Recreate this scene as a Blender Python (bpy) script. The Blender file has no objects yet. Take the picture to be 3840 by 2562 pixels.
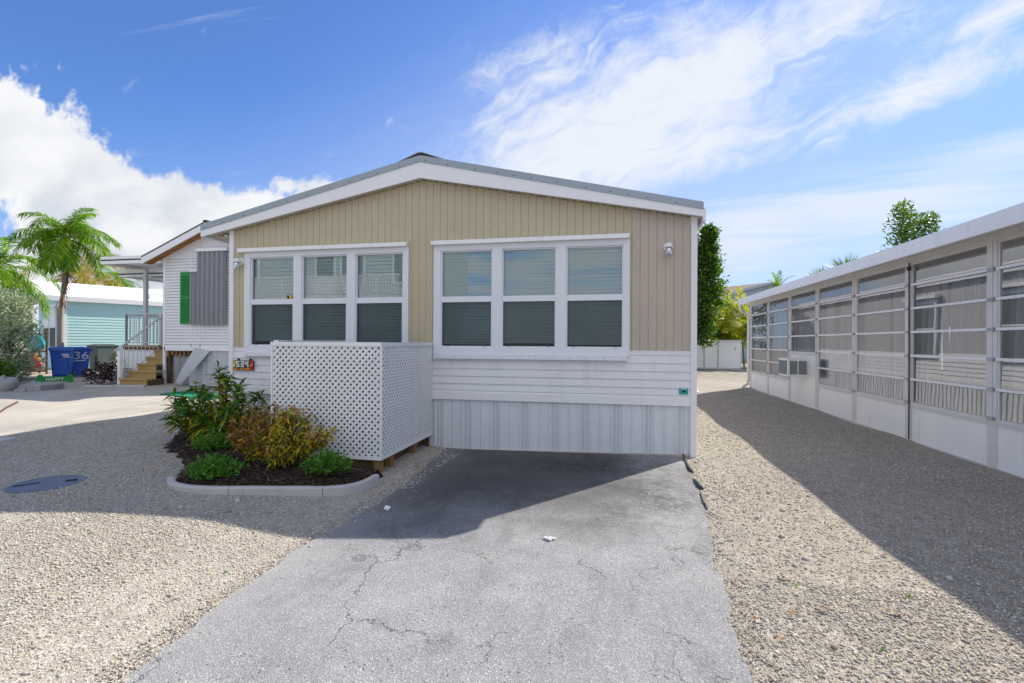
import bpy, math, random
import numpy as np
from mathutils import Vector
random.seed(7); rng = np.random.default_rng(11)
S = bpy.context.scene
PI = math.pi
# ------------------------------------------------------------------ camera
cam_d = bpy.data.cameras.new('camera'); cam = bpy.data.objects.new('camera', cam_d); S.collection.objects.link(cam)
cam_d.sensor_width = 36.0; cam_d.lens = 36.0 * 1833.8 / 3840.0
cam_d.clip_start = 0.05; cam_d.clip_end = 3000
YAW, PITCH, ROLL = 0.20244, 0.00112, 0.004865
def cam_axes():
    f = Vector((-math.sin(YAW), math.cos(YAW), 0)); r = Vector((math.cos(YAW), math.sin(YAW), 0)); u = Vector((0, 0, 1))
    f, u = f * math.cos(PITCH) + u * math.sin(PITCH), u * math.cos(PITCH) - f * math.sin(PITCH)
    r, u = r * math.cos(ROLL) + u * math.sin(ROLL), u * math.cos(ROLL) - r * math.sin(ROLL)
    return r, u, f
from mathutils import Matrix
_r, _u, _f = cam_axes()
cam.matrix_world = Matrix(((_r.x, _u.x, -_f.x, 0), (_r.y, _u.y, -_f.y, 0), (_r.z, _u.z, -_f.z, 1.5), (0, 0, 0, 1)))
S.camera = cam
# ------------------------------------------------------------------ light
SUN_V = Vector((0.722, 0.90, 1.0)).normalized()
sun_d = bpy.data.lights.new('sun', 'SUN'); sun_d.energy = 4.0; sun_d.angle = math.radians(0.5); sun_d.color = (1.0, 0.93, 0.82)
sun = bpy.data.objects.new('sun', sun_d); S.collection.objects.link(sun)
sun.rotation_euler = (-SUN_V).to_track_quat('-Z', 'Y').to_euler(); sun.location = SUN_V * 60
ELEV = math.asin(SUN_V.z); AZ = math.atan2(SUN_V.x, SUN_V.y)
S.view_settings.view_transform = 'Standard'; S.view_settings.look = 'None'
S.view_settings.exposure = 0.75; S.view_settings.gamma = 1.0
W = bpy.data.worlds.new('World'); S.world = W; W.use_nodes = True
class NT:
    """small helper for building node trees"""
    def __init__(s, tree): s.t = tree; s.n = tree.nodes; s.l = tree.links
    def new(s, typ, **kw):
        o = s.n.new(typ)
        for k, v in kw.items(): setattr(o, k, v)
        return o
    def put(s, sock, v):
        if isinstance(v, (int, float)): sock.default_value = v
        elif isinstance(v, (tuple, list)):
            sock.default_value = tuple(v) + ((1,) if len(v) == 3 and sock.type == 'RGBA' else ())
        else: s.l.new(v, sock)
    def m(s, op, a, b=0.0, c=0.0, clamp=False):
        o = s.new('ShaderNodeMath', operation=op, use_clamp=clamp)
        for i, v in enumerate((a, b, c)): s.put(o.inputs[i], v)
        return o.outputs[0]
    def vec(s, x, y, z=0.0):
        o = s.new('ShaderNodeCombineXYZ')
        for i, v in enumerate((x, y, z)): s.put(o.inputs[i], v)
        return o.outputs[0]
    def vm(s, op, a, b=None, sc=None):
        o = s.new('ShaderNodeVectorMath', operation=op); s.put(o.inputs[0], a)
        if b is not None: s.put(o.inputs[1], b)
        if sc is not None: s.put(o.inputs['Scale'], sc)
        return o.outputs[0]
    def noise(s, v, scale, detail=4.0, rough=0.55, dist=0.0, col=False):
        o = s.new('ShaderNodeTexNoise'); s.put(o.inputs['Vector'], v)
        for k, x in (('Scale', scale), ('Detail', detail), ('Roughness', rough), ('Distortion', dist)): s.put(o.inputs[k], x)
        return o.outputs['Color' if col else 'Fac']
    def vor(s, v, scale, feature='F1', out='Distance', rnd=1.0):
        o = s.new('ShaderNodeTexVoronoi', feature=feature); s.put(o.inputs['Vector'], v); s.put(o.inputs['Scale'], scale)
        s.put(o.inputs['Randomness'], rnd)
        return o.outputs[out]
    def ss(s, v, a, b):
        o = s.new('ShaderNodeMapRange', interpolation_type='SMOOTHSTEP'); s.put(o.inputs['Value'], v)
        s.put(o.inputs['From Min'], a); s.put(o.inputs['From Max'], b); return o.outputs['Result']
    def mix(s, f, a, b):
        o = s.new('ShaderNodeMix', data_type='RGBA'); s.put(o.inputs[0], f); s.put(o.inputs[6], a); s.put(o.inputs[7], b); return o.outputs[2]
    def ramp(s, f, stops, const=False):
        o = s.new('ShaderNodeValToRGB'); e = o.color_ramp
        if const: e.interpolation = 'CONSTANT'
        while len(e.elements) < len(stops): e.elements.new(0.5)
        for el, (p, c) in zip(e.elements, stops): el.position = p; el.color = tuple(c) + (1,)
        s.put(o.inputs['Fac'], f); return o.outputs['Color']
    def bump(s, h, strength=0.5, dist=0.01):
        o = s.new('ShaderNodeBump'); s.put(o.inputs['Height'], h); o.inputs['Strength'].default_value = strength; o.inputs['Distance'].default_value = dist
        return o.outputs['Normal']
    def sep(s, v):
        o = s.new('ShaderNodeSeparateXYZ'); s.put(o.inputs[0], v); return o.outputs
# sky with cirrus and cumulus fixed in world directions
SKY_S = 0.118
WHITE, GREY, HAZE, CIRC, FILL_CLOUD = (4.75, 4.8, 4.9), (2.9, 3.2, 3.7), (2.2, 2.7, 4.0), (4.4, 4.6, 4.9), (4.9, 5.1, 5.5)
def build_sky():
    t = NT(W.node_tree); t.n.clear()
    out = t.new('ShaderNodeOutputWorld'); bg = t.new('ShaderNodeBackground'); bg.inputs['Strength'].default_value = SKY_S
    sky = t.new('ShaderNodeTexSky', sky_type='NISHITA'); sky.sun_disc = False
    sky.sun_elevation = ELEV; sky.sun_rotation = AZ; sky.air_density = 1.0; sky.dust_density = 0.15; sky.ozone_density = 3.5; sky.altitude = 0
    d = t.new('ShaderNodeTexCoord').outputs['Generated']
    x, y, z = t.sep(d)
    yy = t.m('MAXIMUM', y, 0.12)
    a = t.m('DIVIDE', x, yy); b = t.m('DIVIDE', z, yy)            # slope of the direction against the +Y axis
    ab = t.vec(a, b, 0)
    zz = t.m('MAXIMUM', z, 0.06)
    hp = t.vec(t.m('DIVIDE', x, zz), t.m('DIVIDE', y, zz), 0)     # a flat cloud layer high above
    def blob(ca, cb, la, lb, ang):
        dx = t.m('SUBTRACT', a, ca); dy = t.m('SUBTRACT', b, cb); c, s_ = math.cos(ang), math.sin(ang)
        u = t.m('DIVIDE', t.m('ADD', t.m('MULTIPLY', dx, c), t.m('MULTIPLY', dy, s_)), la)
        v = t.m('DIVIDE', t.m('SUBTRACT', t.m('MULTIPLY', dy, c), t.m('MULTIPLY', dx, s_)), lb)
        r = t.m('ADD', t.m('MULTIPLY', u, u), t.m('MULTIPLY', v, v))
        return t.m('EXPONENT', t.m('MULTIPLY', r, -1.0))
    def total(bl):
        o = bl[0]
        for q in bl[1:]: o = t.m('ADD', o, q)
        return o
    # cirrus: streaks run from lower left to upper right, feathered
    ang = math.radians(27); c, s_ = math.cos(ang), math.sin(ang)
    warp = t.vm('SCALE', t.vm('SUBTRACT', t.noise(ab, 3.0, 4, 0.55, 0, True), (0.5, 0.5, 0.5)), sc=0.34)
    wa, wb, _ = t.sep(t.vm('ADD', ab, warp))
    su = t.m('ADD', t.m('MULTIPLY', wa, c), t.m('MULTIPLY', wb, s_)); sv = t.m('SUBTRACT', t.m('MULTIPLY', wb, c), t.m('MULTIPLY', wa, s_))
    st1 = t.noise(t.vec(t.m('MULTIPLY', su, 2.0), t.m('MULTIPLY', sv, 9.0), 3.0), 1.6, 8, 0.62, 0.5)
    st2 = t.noise(t.vec(t.m('MULTIPLY', su, 5.0), t.m('MULTIPLY', sv, 16.0), 9.0), 1.6, 6, 0.65, 0.8)
    fl = t.noise(ab, 7.0, 8, 0.65, 0.3)
    tex = t.m('ADD', t.m('ADD', t.m('MULTIPLY', st1, 0.42), t.m('MULTIPLY', st2, 0.24)), t.m('MULTIPLY', fl, 0.34))
    def w(k, *q): return t.m('MULTIPLY', blob(*q), k)
    cirr = total([w(.98, .25, .53, .40, .13, .42), w(.78, -.13, .41, .32, .15, .30), w(.66, -.14, .60, .28, .09, .2), w(.5, .10, .34, .25, .06, .2), w(.9, .56, .455, .24, .055, .40),
                  w(.75, .66, .585, .11, .04, .5), w(.42, -.95, .75, .12, .05, -1.0), w(.36, -1.15, .60, .08, .05, -.9), w(.55, -.465, .478, .045, .018, -.3), w(.35, -.62, .43, .14, .02, .1)])
    lowb = total([w(.85, .44, .245, .62, .06, .03), w(.85, .72, .335, .27, .045, .18), w(.5, .3, .15, .5, .05, 0)])
    cum = total([w(1.2, -1.40, .40, .30, .20, -.42), w(1.1, -1.68, .62, .20, .17, -.5), w(.88, -.98, .25, .40, .14, -.14), w(.9, -1.3, .10, .7, .16, 0), w(.42, -.74, .36, .15, .05, .15), w(.35, -.55, .16, .3, .16, -.2)])
    dens = t.m('ADD', t.m('MULTIPLY', t.m('SUBTRACT', tex, 0.5), 3.3), t.m('SUBTRACT', cirr, 0.62))
    veil = t.m('MULTIPLY', t.m('ADD', t.m('ADD', w(.24, .30, .48, .50, .24, .3), w(.20, -.2, .42, .40, .22, .2)), w(.26, .45, .15, .9, .15, 0)), t.m('ADD', .45, t.m('MULTIPLY', st1, .9)))
    cir = t.m('MULTIPLY', t.ss(dens, -0.20, 0.72), 0.95)
    # horizontal low bands to the right
    bands = t.noise(t.vec(t.m('MULTIPLY', a, 1.1), t.m('MULTIPLY', t.m('SUBTRACT', b, t.m('MULTIPLY', a, 0.06)), 13.0), 1.0), 1.5, 7, 0.6, 0.4)
    bd = t.m('ADD', t.m('MULTIPLY', t.m('SUBTRACT', bands, 0.5), 2.4), t.m('SUBTRACT', lowb, 0.5))
    bnd = t.m('MULTIPLY', t.ss(bd, -0.2, 0.7), 0.72)
    # cumulus bank on the left
    n1 = t.noise(t.vec(a, t.m('MULTIPLY', b, 1.25), 4.0), 4.2, 9, 0.58, 0.15)
    n2 = t.noise(t.vec(a, t.m('MULTIPLY', b, 2.2), 14.0), 2.6, 5, 0.5, 0.2)
    cd = t.m('ADD', t.m('ADD', t.m('MULTIPLY', t.m('SUBTRACT', n1, 0.5), 1.9), t.m('MULTIPLY', t.m('SUBTRACT', fl, 0.5), .7)), t.m('SUBTRACT', cum, 0.5))
    n3 = t.noise(ab, 13.0, 6, .6, .2); cd = t.m('ADD', cd, t.m('MULTIPLY', t.m('SUBTRACT', n3, 0.5), .75))
    cu = t.ss(cd, -0.02, 0.24)
    shade = t.m('MULTIPLY', t.ss(t.m('ADD', t.m('MULTIPLY', n2, 1.0), t.m('MULTIPLY', n1, 0.4)), 0.58, 0.86), t.m('ADD', .35, t.m('MULTIPLY', t.ss(b, .50, .22), .65)))
    ccol = t.mix(shade, WHITE, GREY)
    sc = t.mix(t.m('MULTIPLY', t.ss(b, 0.62, 0.0), 0.62), t.vm('MULTIPLY', sky.outputs[0], (.52, .665, .93)), HAZE)
    col = t.mix(veil, sc, CIRC); col = t.mix(cir, col, CIRC)
    col = t.mix(bnd, col, CIRC)
    col = t.mix(cu, col, ccol)
    # unseen broken cloud added behind the camera as fill for the shaded house front
    bk = t.noise(hp, 0.55, 7, 0.55, 0.2)
    bk = t.m('MULTIPLY', t.ss(bk, 0.36, 0.56), t.ss(y, 0.02, -0.25))
    col = t.mix(bk, col, FILL_CLOUD)
    t.put(bg.inputs['Color'], col); t.l.new(bg.outputs[0], out.inputs[0])
build_sky()
# ------------------------------------------------------------------ mesh helpers
def origin(o):
    v = Vector((0, 0, 0))
    while o is not None: v += Vector(o.location); o = o.parent
    return v
def link_mesh(name, verts, faces, mats, mi=None, parent=None, loc=None, smooth=False):
    me = bpy.data.meshes.new(name)
    v = np.asarray(verts, float).reshape(-1, 3)
    off = np.array(origin(parent)) if parent is not None else np.array(loc if loc is not None else (0, 0, 0), float)
    v = v - off
    if isinstance(faces, np.ndarray):
        k = faces.shape[1]; n = len(faces)
        me.vertices.add(len(v)); me.vertices.foreach_set('co', v.ravel().astype(np.float32))
        me.loops.add(n * k); me.loops.foreach_set('vertex_index', faces.ravel().astype(np.int32))
        me.polygons.add(n); me.polygons.foreach_set('loop_start', (np.arange(n) * k).astype(np.int32))
        me.polygons.foreach_set('loop_total', np.full(n, k, np.int32))
        me.update(calc_edges=True); me.validate()
    else:
        me.from_pydata([tuple(p) for p in v], [], faces); me.update()
    for m in (mats if isinstance(mats, (list, tuple)) else [mats]): me.materials.append(m)
    if mi is not None: me.polygons.foreach_set('material_index', np.asarray(mi, np.int32))
    if smooth: me.polygons.foreach_set('use_smooth', np.ones(len(me.polygons), bool))
    o = bpy.data.objects.new(name, me); S.collection.objects.link(o)
    if parent is not None: o.parent = parent
    elif loc is not None: o.location = loc
    return o
class MB:
    def __init__(s): s.v = []; s.f = []; s.mi = []
    def add(s, v, f, mi=0):
        n = len(s.v); s.v += [tuple(map(float, p)) for p in v]; s.f += [[i + n for i in q] for q in f]; s.mi += [mi] * len(f); return s
    def quad(s, a, b, c, d, mi=0): return s.add([a, b, c, d], [[0, 1, 2, 3]], mi)
    def box(s, x0, x1, y0, y1, z0, z1, mi=0):
        v = [(x, y, z) for z in (z0, z1) for y in (y0, y1) for x in (x0, x1)]
        return s.add(v, [[0, 2, 3, 1], [4, 5, 7, 6], [0, 1, 5, 4], [2, 6, 7, 3], [0, 4, 6, 2], [1, 3, 7, 5]], mi)
    def obox(s, c, ax, ay, az, mi=0):
        """box with centre c and half axes"""
        c, ax, ay, az = map(Vector, (c, ax, ay, az))
        v = [c + ax * i + ay * j + az * k for k in (-1, 1) for j in (-1, 1) for i in (-1, 1)]
        return s.add(v, [[0, 2, 3, 1], [4, 5, 7, 6], [0, 1, 5, 4], [2, 6, 7, 3], [0, 4, 6, 2], [1, 3, 7, 5]], mi)
    def ext(s, poly, d, mi=0):
        """extrude a 3-D polygon along d"""
        n = len(poly); d = Vector(d); p = [Vector(q) for q in poly]
        return s.add(p + [q + d for q in p], [list(range(n))[::-1], list(range(n, 2 * n))] + [[i, (i + 1) % n, n + (i + 1) % n, n + i] for i in range(n)], mi)
    def tube(s, pts, r, n=8, mi=0, cap=True):
        pts = [Vector(p) for p in pts]; rs = r if isinstance(r, (list, tuple)) else [r] * len(pts)
        rings = []; up = Vector((0, 0, 1))
        for i, p in enumerate(pts):
            t = (pts[min(i + 1, len(pts) - 1)] - pts[max(i - 1, 0)]).normalized()
            ref = up if abs(t.z) < 0.95 else Vector((1, 0, 0))
            a = t.cross(ref).normalized(); b = t.cross(a).normalized()
            rings.append([p + (a * math.cos(2 * PI * k / n) + b * math.sin(2 * PI * k / n)) * rs[i] for k in range(n)])
        v = [q for g in rings for q in g]; f = []
        for i in range(len(pts) - 1):
            for k in range(n): f.append([i * n + k, i * n + (k + 1) % n, (i + 1) * n + (k + 1) % n, (i + 1) * n + k])
        if cap: f += [list(range(n))[::-1], [(len(pts) - 1) * n + k for k in range(n)]]
        return s.add(v, f, mi)
    def lathe(s, prof, c, n=16, mi=0, axis=(0, 0, 1)):
        ax = Vector(axis).normalized(); ref = Vector((0, 0, 1)) if abs(ax.z) < .9 else Vector((1, 0, 0))
        a = ax.cross(ref).normalized(); b = ax.cross(a); c = Vector(c); v = []
        for r, h in prof:
            for k in range(n): v.append(c + ax * h + (a * math.cos(2 * PI * k / n) + b * math.sin(2 * PI * k / n)) * max(r, 1e-4))
        f = [[i * n + k, i * n + (k + 1) % n, (i + 1) * n + (k + 1) % n, (i + 1) * n + k] for i in range(len(prof) - 1) for k in range(n)]
        f += [list(range(n))[::-1], [(len(prof) - 1) * n + k for k in range(n)]]
        return s.add(v, f, mi)
    def blob(s, c, r, seed=0, mi=0, amp=.22, nu=12, nv=8):
        rr = random.Random(seed); ph = [rr.uniform(0, 6.28) for _ in range(6)]; v = []
        for j in range(nv + 1):
            th = PI * j / nv
            for i in range(nu):
                p = 2 * PI * i / nu
                k = 1 + amp * (math.sin(2 * p + ph[0]) * math.sin(th * 2 + ph[1]) + .6 * math.sin(3 * p + ph[2] + 3 * th) + .5 * math.cos(5 * th + ph[3] + p))
                v.append((c[0] + r[0] * k * math.sin(th) * math.cos(p), c[1] + r[1] * k * math.sin(th) * math.sin(p), c[2] + r[2] * k * math.cos(th)))
        f = [[j * nu + i, j * nu + (i + 1) % nu, (j + 1) * nu + (i + 1) % nu, (j + 1) * nu + i] for j in range(nv) for i in range(nu)]
        return s.add(v, f, mi)
    def build(s, name, mats, parent=None, loc=None, smooth=False, bevel=0.0):
        o = link_mesh(name, s.v, s.f, mats, s.mi, parent, loc, smooth)
        if bevel:
            b = o.modifiers.new('bevel', 'BEVEL'); b.width = bevel; b.segments = 2; b.limit_method = 'ANGLE'
        return o
def thing(name, label, cat, loc=(0, 0, 0), group=None):
    o = bpy.data.objects.new(name, None); S.collection.objects.link(o); o.location = loc; o.empty_display_size = .1
    o['label'] = label; o['category'] = cat
    if group: o['group'] = group
    return o
def tag(o, label, cat, group=None):
    o['label'] = label; o['category'] = cat
    if group: o['group'] = group
    return o
def struct(o, kind='structure'): o['kind'] = kind; return o
def dup(root, loc, label=None, group=None):
    r = root.copy(); S.collection.objects.link(r); r.location = loc
    if label: r['label'] = label
    if group: r['group'] = group
    for ch in list(root.children):
        c = ch.copy(); S.collection.objects.link(c); c.parent = r
        for g in list(ch.children):
            d = g.copy(); S.collection.objects.link(d); d.parent = c
    return r
# ------------------------------------------------------------------ materials
def mat_base(name):
    m = bpy.data.materials.new(name); m.use_nodes = True; t = NT(m.node_tree); t.n.clear()
    out = t.new('ShaderNodeOutputMaterial'); p = t.new('ShaderNodeBsdfPrincipled'); t.l.new(p.outputs[0], out.inputs[0])
    pos = t.new('ShaderNodeNewGeometry').outputs['Position']
    return m, t, p, pos, out
def lin(*c): return tuple(((x / 255) / 12.92 if x / 255 <= .04045 else ((x / 255 + .055) / 1.055) ** 2.4) for x in c)
def mk(name, col, rough=.6, var=.10, scale=3.0, fine=0.06, fscale=60.0, bump=0.0, bscale=80.0, metal=0.0, spec=.4, streak=0.0, grime=0.0):
    m, t, p, pos, out = mat_base(name)
    n = t.noise(pos, scale, 5, .6); k = t.m('ADD', 1 - var, t.m('MULTIPLY', n, 2 * var))
    n2 = t.noise(pos, fscale, 2, .5); k = t.m('MULTIPLY', k, t.m('ADD', 1 - fine, t.m('MULTIPLY', n2, 2 * fine)))
    if streak:
        x, y, z = t.sep(pos)
        sk = t.noise(t.vec(t.m('MULTIPLY', x, 14), t.m('MULTIPLY', y, 14), t.m('MULTIPLY', z, .9)), 1.0, 4, .6)
        k = t.m('MULTIPLY', k, t.m('ADD', 1 - streak, t.m('MULTIPLY', sk, 2 * streak)))
    rgb = t.new('ShaderNodeRGB').outputs[0]; rgb.default_value = tuple(col) + (1,)
    c = t.vm('SCALE', rgb, sc=k)
    if grime:
        x, y, z = t.sep(pos); gq = t.noise(t.vec(t.m('MULTIPLY', x, 9), t.m('MULTIPLY', y, 9), t.m('MULTIPLY', z, 1.4)), 1.0, 6, .7); gb = t.noise(pos, 1.6, 4, .6)
        c = t.mix(t.m('MULTIPLY', t.m('MULTIPLY', t.ss(gq, .50, .74), t.ss(gb, .40, .66)), grime), c, (.26, .22, .17))
    t.put(p.inputs['Base Color'], c); p.inputs['Roughness'].default_value = rough; p.inputs['Metallic'].default_value = metal
    p.inputs['Specular IOR Level'].default_value = spec
    if bump: t.put(p.inputs['Normal'], t.bump(t.noise(pos, bscale, 3, .6), bump, .01))
    return m
def island_ramp(name, stops, rough=.6, trans=0.0, bump=0.0, spec=.4, const=False, tcol=None, gain=1.0):
    """colour picked per separate piece (leaf, stone)"""
    m, t, p, pos, out = mat_base(name)
    r = t.new('ShaderNodeNewGeometry').outputs['Random Per Island']
    c = t.ramp(r, stops, const); n = t.noise(pos, 30, 3, .6)
    c = t.vm('SCALE', c, sc=t.m('ADD', .72 * gain, t.m('MULTIPLY', n, .56 * gain)))
    t.put(p.inputs['Base Color'], c); p.inputs['Roughness'].default_value = rough; p.inputs['Specular IOR Level'].default_value = spec
    if trans:
        tr = t.new('ShaderNodeBsdfTranslucent'); t.put(tr.inputs[0], t.vm('MULTIPLY', c, tcol or (1.5, 1.5, .6)))
        mx = t.new('ShaderNodeMixShader'); mx.inputs[0].default_value = trans
        t.l.new(p.outputs[0], mx.inputs[1]); t.l.new(tr.outputs[0], mx.inputs[2]); t.l.new(mx.outputs[0], out.inputs[0])
    return m
def glass_mat(name, tint, refl=1.0, rough=0.0, wob=0.0):
    m, t, p, pos, out = mat_base(name); t.n.remove(p)
    tr = t.new('ShaderNodeBsdfTransparent'); tr.inputs[0].default_value = tuple(tint) + (1,)
    gl = t.new('ShaderNodeBsdfGlossy'); gl.inputs['Roughness'].default_value = rough
    fr = t.new('ShaderNodeFresnel'); fr.inputs['IOR'].default_value = 1.62
    if wob:
        nb = t.bump(t.noise(pos, 1.7, 2, .4), wob, .02); t.l.new(nb, gl.inputs['Normal'])
    mx = t.new('ShaderNodeMixShader'); t.put(mx.inputs[0], t.m('MULTIPLY', fr.outputs[0], refl, clamp=True))
    t.l.new(tr.outputs[0], mx.inputs[1]); t.l.new(gl.outputs[0], mx.inputs[2]); t.l.new(mx.outputs[0], out.inputs[0])
    return m
GRAVEL_STOPS = [(0, (.64, .57, .47)), (.14, (.72, .66, .57)), (.3, (.56, .49, .39)), (.42, (.44, .41, .37)), (.52, (.64, .55, .42)), (.66, (.76, .73, .68)), (.80, (.52, .49, .45)), (.88, (.30, .285, .27)), (.93, (.58, .44, .28)), (1, (.68, .62, .53))]
def gravel_mat():
    m, t, p, pos, out = mat_base('gravel_stone'); x_ = t.sep(pos)[0]
    w = t.vm('ADD', pos, t.vm('SCALE', t.noise(pos, 40, 2, .5, 0, True), sc=.02))
    v1 = t.new('ShaderNodeTexVoronoi'); t.put(v1.inputs['Vector'], w); v1.inputs['Scale'].default_value = 82
    r = t.sep(v1.outputs['Color'])[0]
    c = t.ramp(r, GRAVEL_STOPS)
    v2 = t.new('ShaderNodeTexVoronoi'); t.put(v2.inputs['Vector'], w); v2.inputs['Scale'].default_value = 150
    c2 = t.ramp(t.sep(v2.outputs['Color'])[1], GRAVEL_STOPS)
    sel = t.ss(t.noise(pos, 25, 2, .5), .45, .55); c = t.mix(sel, c, c2)
    dist = t.mix(sel, v1.outputs['Distance'], v2.outputs['Distance'])
    c = t.vm('SCALE', c, sc=t.m('SUBTRACT', 1.06, t.m('MULTIPLY', t.ss(dist, .4, .8), .4)))
    big = t.noise(pos, .9, 5, .6); c = t.vm('SCALE', c, sc=t.m('ADD', .66, t.m('MULTIPLY', big, .24)))
    c = t.vm('SCALE', c, sc=t.m('ADD', .48, t.m('ADD', t.m('MULTIPLY', t.noise(pos, 26, 6, .85), .72), t.m('MULTIPLY', t.ss(t.noise(pos, 9, 6, .8), .42, .62), .24))))
    grey = t.m('MULTIPLY', t.ss(x_, .1, 1.4), 1.0); c = t.mix(grey, c, t.vm('MULTIPLY', c, (.86, .835, .795)))
    # dark organic soil far at the back and fine sand patches
    x, y, z = t.sep(pos)
    soil = t.m('MULTIPLY', t.ss(y, 19.0, 25.0), t.ss(t.noise(pos, 2.6, 6, .65), .40, .62))
    c = t.mix(t.m('MULTIPLY', soil, .8), c, (.16, .135, .11))
    t.put(p.inputs['Base Color'], c); p.inputs['Roughness'].default_value = .85; p.inputs['Specular IOR Level'].default_value = .25
    t.put(p.inputs['Normal'], t.bump(t.m('SUBTRACT', 1, dist), .6, .010))
    return m
def asphalt_mat():
    m, t, p, pos, out = mat_base('weathered_asphalt')
    x, y, z = t.sep(pos)
    g = t.vor(pos, 190, 'F1', 'Color'); r = t.sep(g)[0]
    c = t.ramp(r, [(0, (.20, .20, .21)), (.35, (.28, .28, .285)), (.6, (.33, .33, .335)), (.85, (.24, .24, .25)), (.93, (.46, .44, .40)), (1, (.55, .52, .46))])
    big = t.noise(pos, 1.3, 6, .62); med = t.noise(pos, 6.0, 5, .6)
    c = t.vm('SCALE', c, sc=t.m('ADD', .50, t.m('ADD', t.m('MULTIPLY', big, .58), t.m('MULTIPLY', med, .42))))
    # asphalt darker towards the skirting, oil spots of their own outline
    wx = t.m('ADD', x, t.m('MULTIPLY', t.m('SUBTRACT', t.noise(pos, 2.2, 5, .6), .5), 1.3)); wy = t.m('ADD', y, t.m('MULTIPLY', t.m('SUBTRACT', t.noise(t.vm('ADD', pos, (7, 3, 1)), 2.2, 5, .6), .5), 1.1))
    def spot(cx, cy, rx, ry):
        u = t.m('DIVIDE', t.m('SUBTRACT', wx, cx), rx); v = t.m('DIVIDE', t.m('SUBTRACT', wy, cy), ry)
        return t.m('EXPONENT', t.m('MULTIPLY', t.m('ADD', t.m('MULTIPLY', u, u), t.m('MULTIPLY', v, v)), -1))
    st = spot(.45, 5.1, .32, .55)
    for q, k in (((.05, 4.6, .35, .35), .7), ((-.4, 6.2, 1.2, .35), .8), ((-1.5, 5.2, .5, .4), .5), ((-1.7, 3.85, .45, .2), .5), ((.3, 6.2, .6, .5), .7)): st = t.m('MAXIMUM', st, t.m('MULTIPLY', spot(*q), k))
    st = t.m('MULTIPLY', st, t.ss(t.noise(pos, 14, 5, .7), .28, .62))
    c = t.mix(t.m('MULTIPLY', st, .78), c, (.045, .045, .05))
    dark_end = t.m('MULTIPLY', t.ss(t.m('ADD', wy, t.m('MULTIPLY', wx, -.30)), 3.6, 5.6), t.ss(wx, .62, -.2))
    c = t.vm('SCALE', c, sc=t.m('SUBTRACT', 1.0, t.m('MULTIPLY', dark_end, .66)))
    pt = t.m('MULTIPLY', t.ss(t.noise(t.vec(t.m('MULTIPLY', x, 1.7), t.m('MULTIPLY', y, .8), 2.0), 1.0, 6, .68, .3), .50, .66), .42); c = t.vm('SCALE', c, sc=t.m('SUBTRACT', 1.03, t.m('MULTIPLY', pt, .5)))
    # dust towards the left side
    dust = t.m('MULTIPLY', t.ss(t.m('ADD', x, t.m('MULTIPLY', big, .9)), -1.2, -2.3), .40); c = t.mix(dust, c, (.46, .45, .43))
    # cracks: meandering thin lines and a net of cracks along the right edge
    wp = t.vm('ADD', pos, t.vm('SCALE', t.vm('SUBTRACT', t.noise(pos, 3.5, 5, .65, 0, True), (.5, .5, .5)), sc=.35))
    e1 = t.vor(wp, 1.05, 'DISTANCE_TO_EDGE'); e2 = t.vor(wp, 5.5, 'DISTANCE_TO_EDGE')
    k1 = t.m('MULTIPLY', t.ss(e1, .0055, .0015), t.m('MULTIPLY', t.ss(t.noise(pos, 1.1, 3, .5), .50, .58), .8))
    k2 = t.m('MULTIPLY', t.m('MULTIPLY', t.ss(e2, .024, .006), .75), t.m('MULTIPLY', t.ss(t.m('ADD', x, t.m('MULTIPLY', t.m('SUBTRACT', med, .5), .9)), -.15, .55), t.ss(t.noise(pos, 2.4, 4, .6), .46, .60)))
    cr = t.m('MAXIMUM', k1, k2); c = t.mix(t.m('MULTIPLY', cr, .8), c, (.06, .058, .055))
    sp = t.m('MULTIPLY', t.ss(t.noise(pos, 46, 5, .8), .55, .70), .55); c = t.mix(sp, c, (.10, .10, .105))
    pit = t.ss(t.vor(pos, 30, 'F1'), .20, .10); pit = t.m('MULTIPLY', pit, t.ss(t.noise(pos, 5, 3, .5), .5, .62)); c = t.mix(t.m('MULTIPLY', pit, .7), c, (.07, .065, .06))
    t.put(p.inputs['Base Color'], c); p.inputs['Roughness'].default_value = .88; p.inputs['Specular IOR Level'].default_value = .3
    h = t.m('SUBTRACT', t.m('ADD', t.m('MULTIPLY', t.vor(pos, 150), -.5), t.m('MULTIPLY', t.noise(pos, 60, 4, .7), .8)), t.m('MULTIPLY', t.m('MAXIMUM', cr, pit), 1.6))
    t.put(p.inputs['Normal'], t.bump(h, .75, .009)); return m
def concrete_mat():
    m, t, p, pos, out = mat_base('worn_concrete')
    x, y, z = t.sep(pos)
    a = t.noise(pos, .8, 6, .6); b = t.noise(t.vec(t.m('MULTIPLY', x, 5), t.m('MULTIPLY', y, .5), 0), 1.2, 5, .6); f = t.noise(pos, 45, 4, .7)
    k = t.m('ADD', t.m('MULTIPLY', a, .5), t.m('ADD', t.m('MULTIPLY', b, .45), t.m('MULTIPLY', f, .2)))
    c = t.ramp(k, [(.3, (.20, .185, .165)), (.5, (.36, .33, .285)), (.7, (.48, .44, .38)), (.85, (.52, .49, .43))])
    t.put(p.inputs['Base Color'], c); p.inputs['Roughness'].default_value = .85
    t.put(p.inputs['Normal'], t.bump(f, .3, .006)); return m
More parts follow.
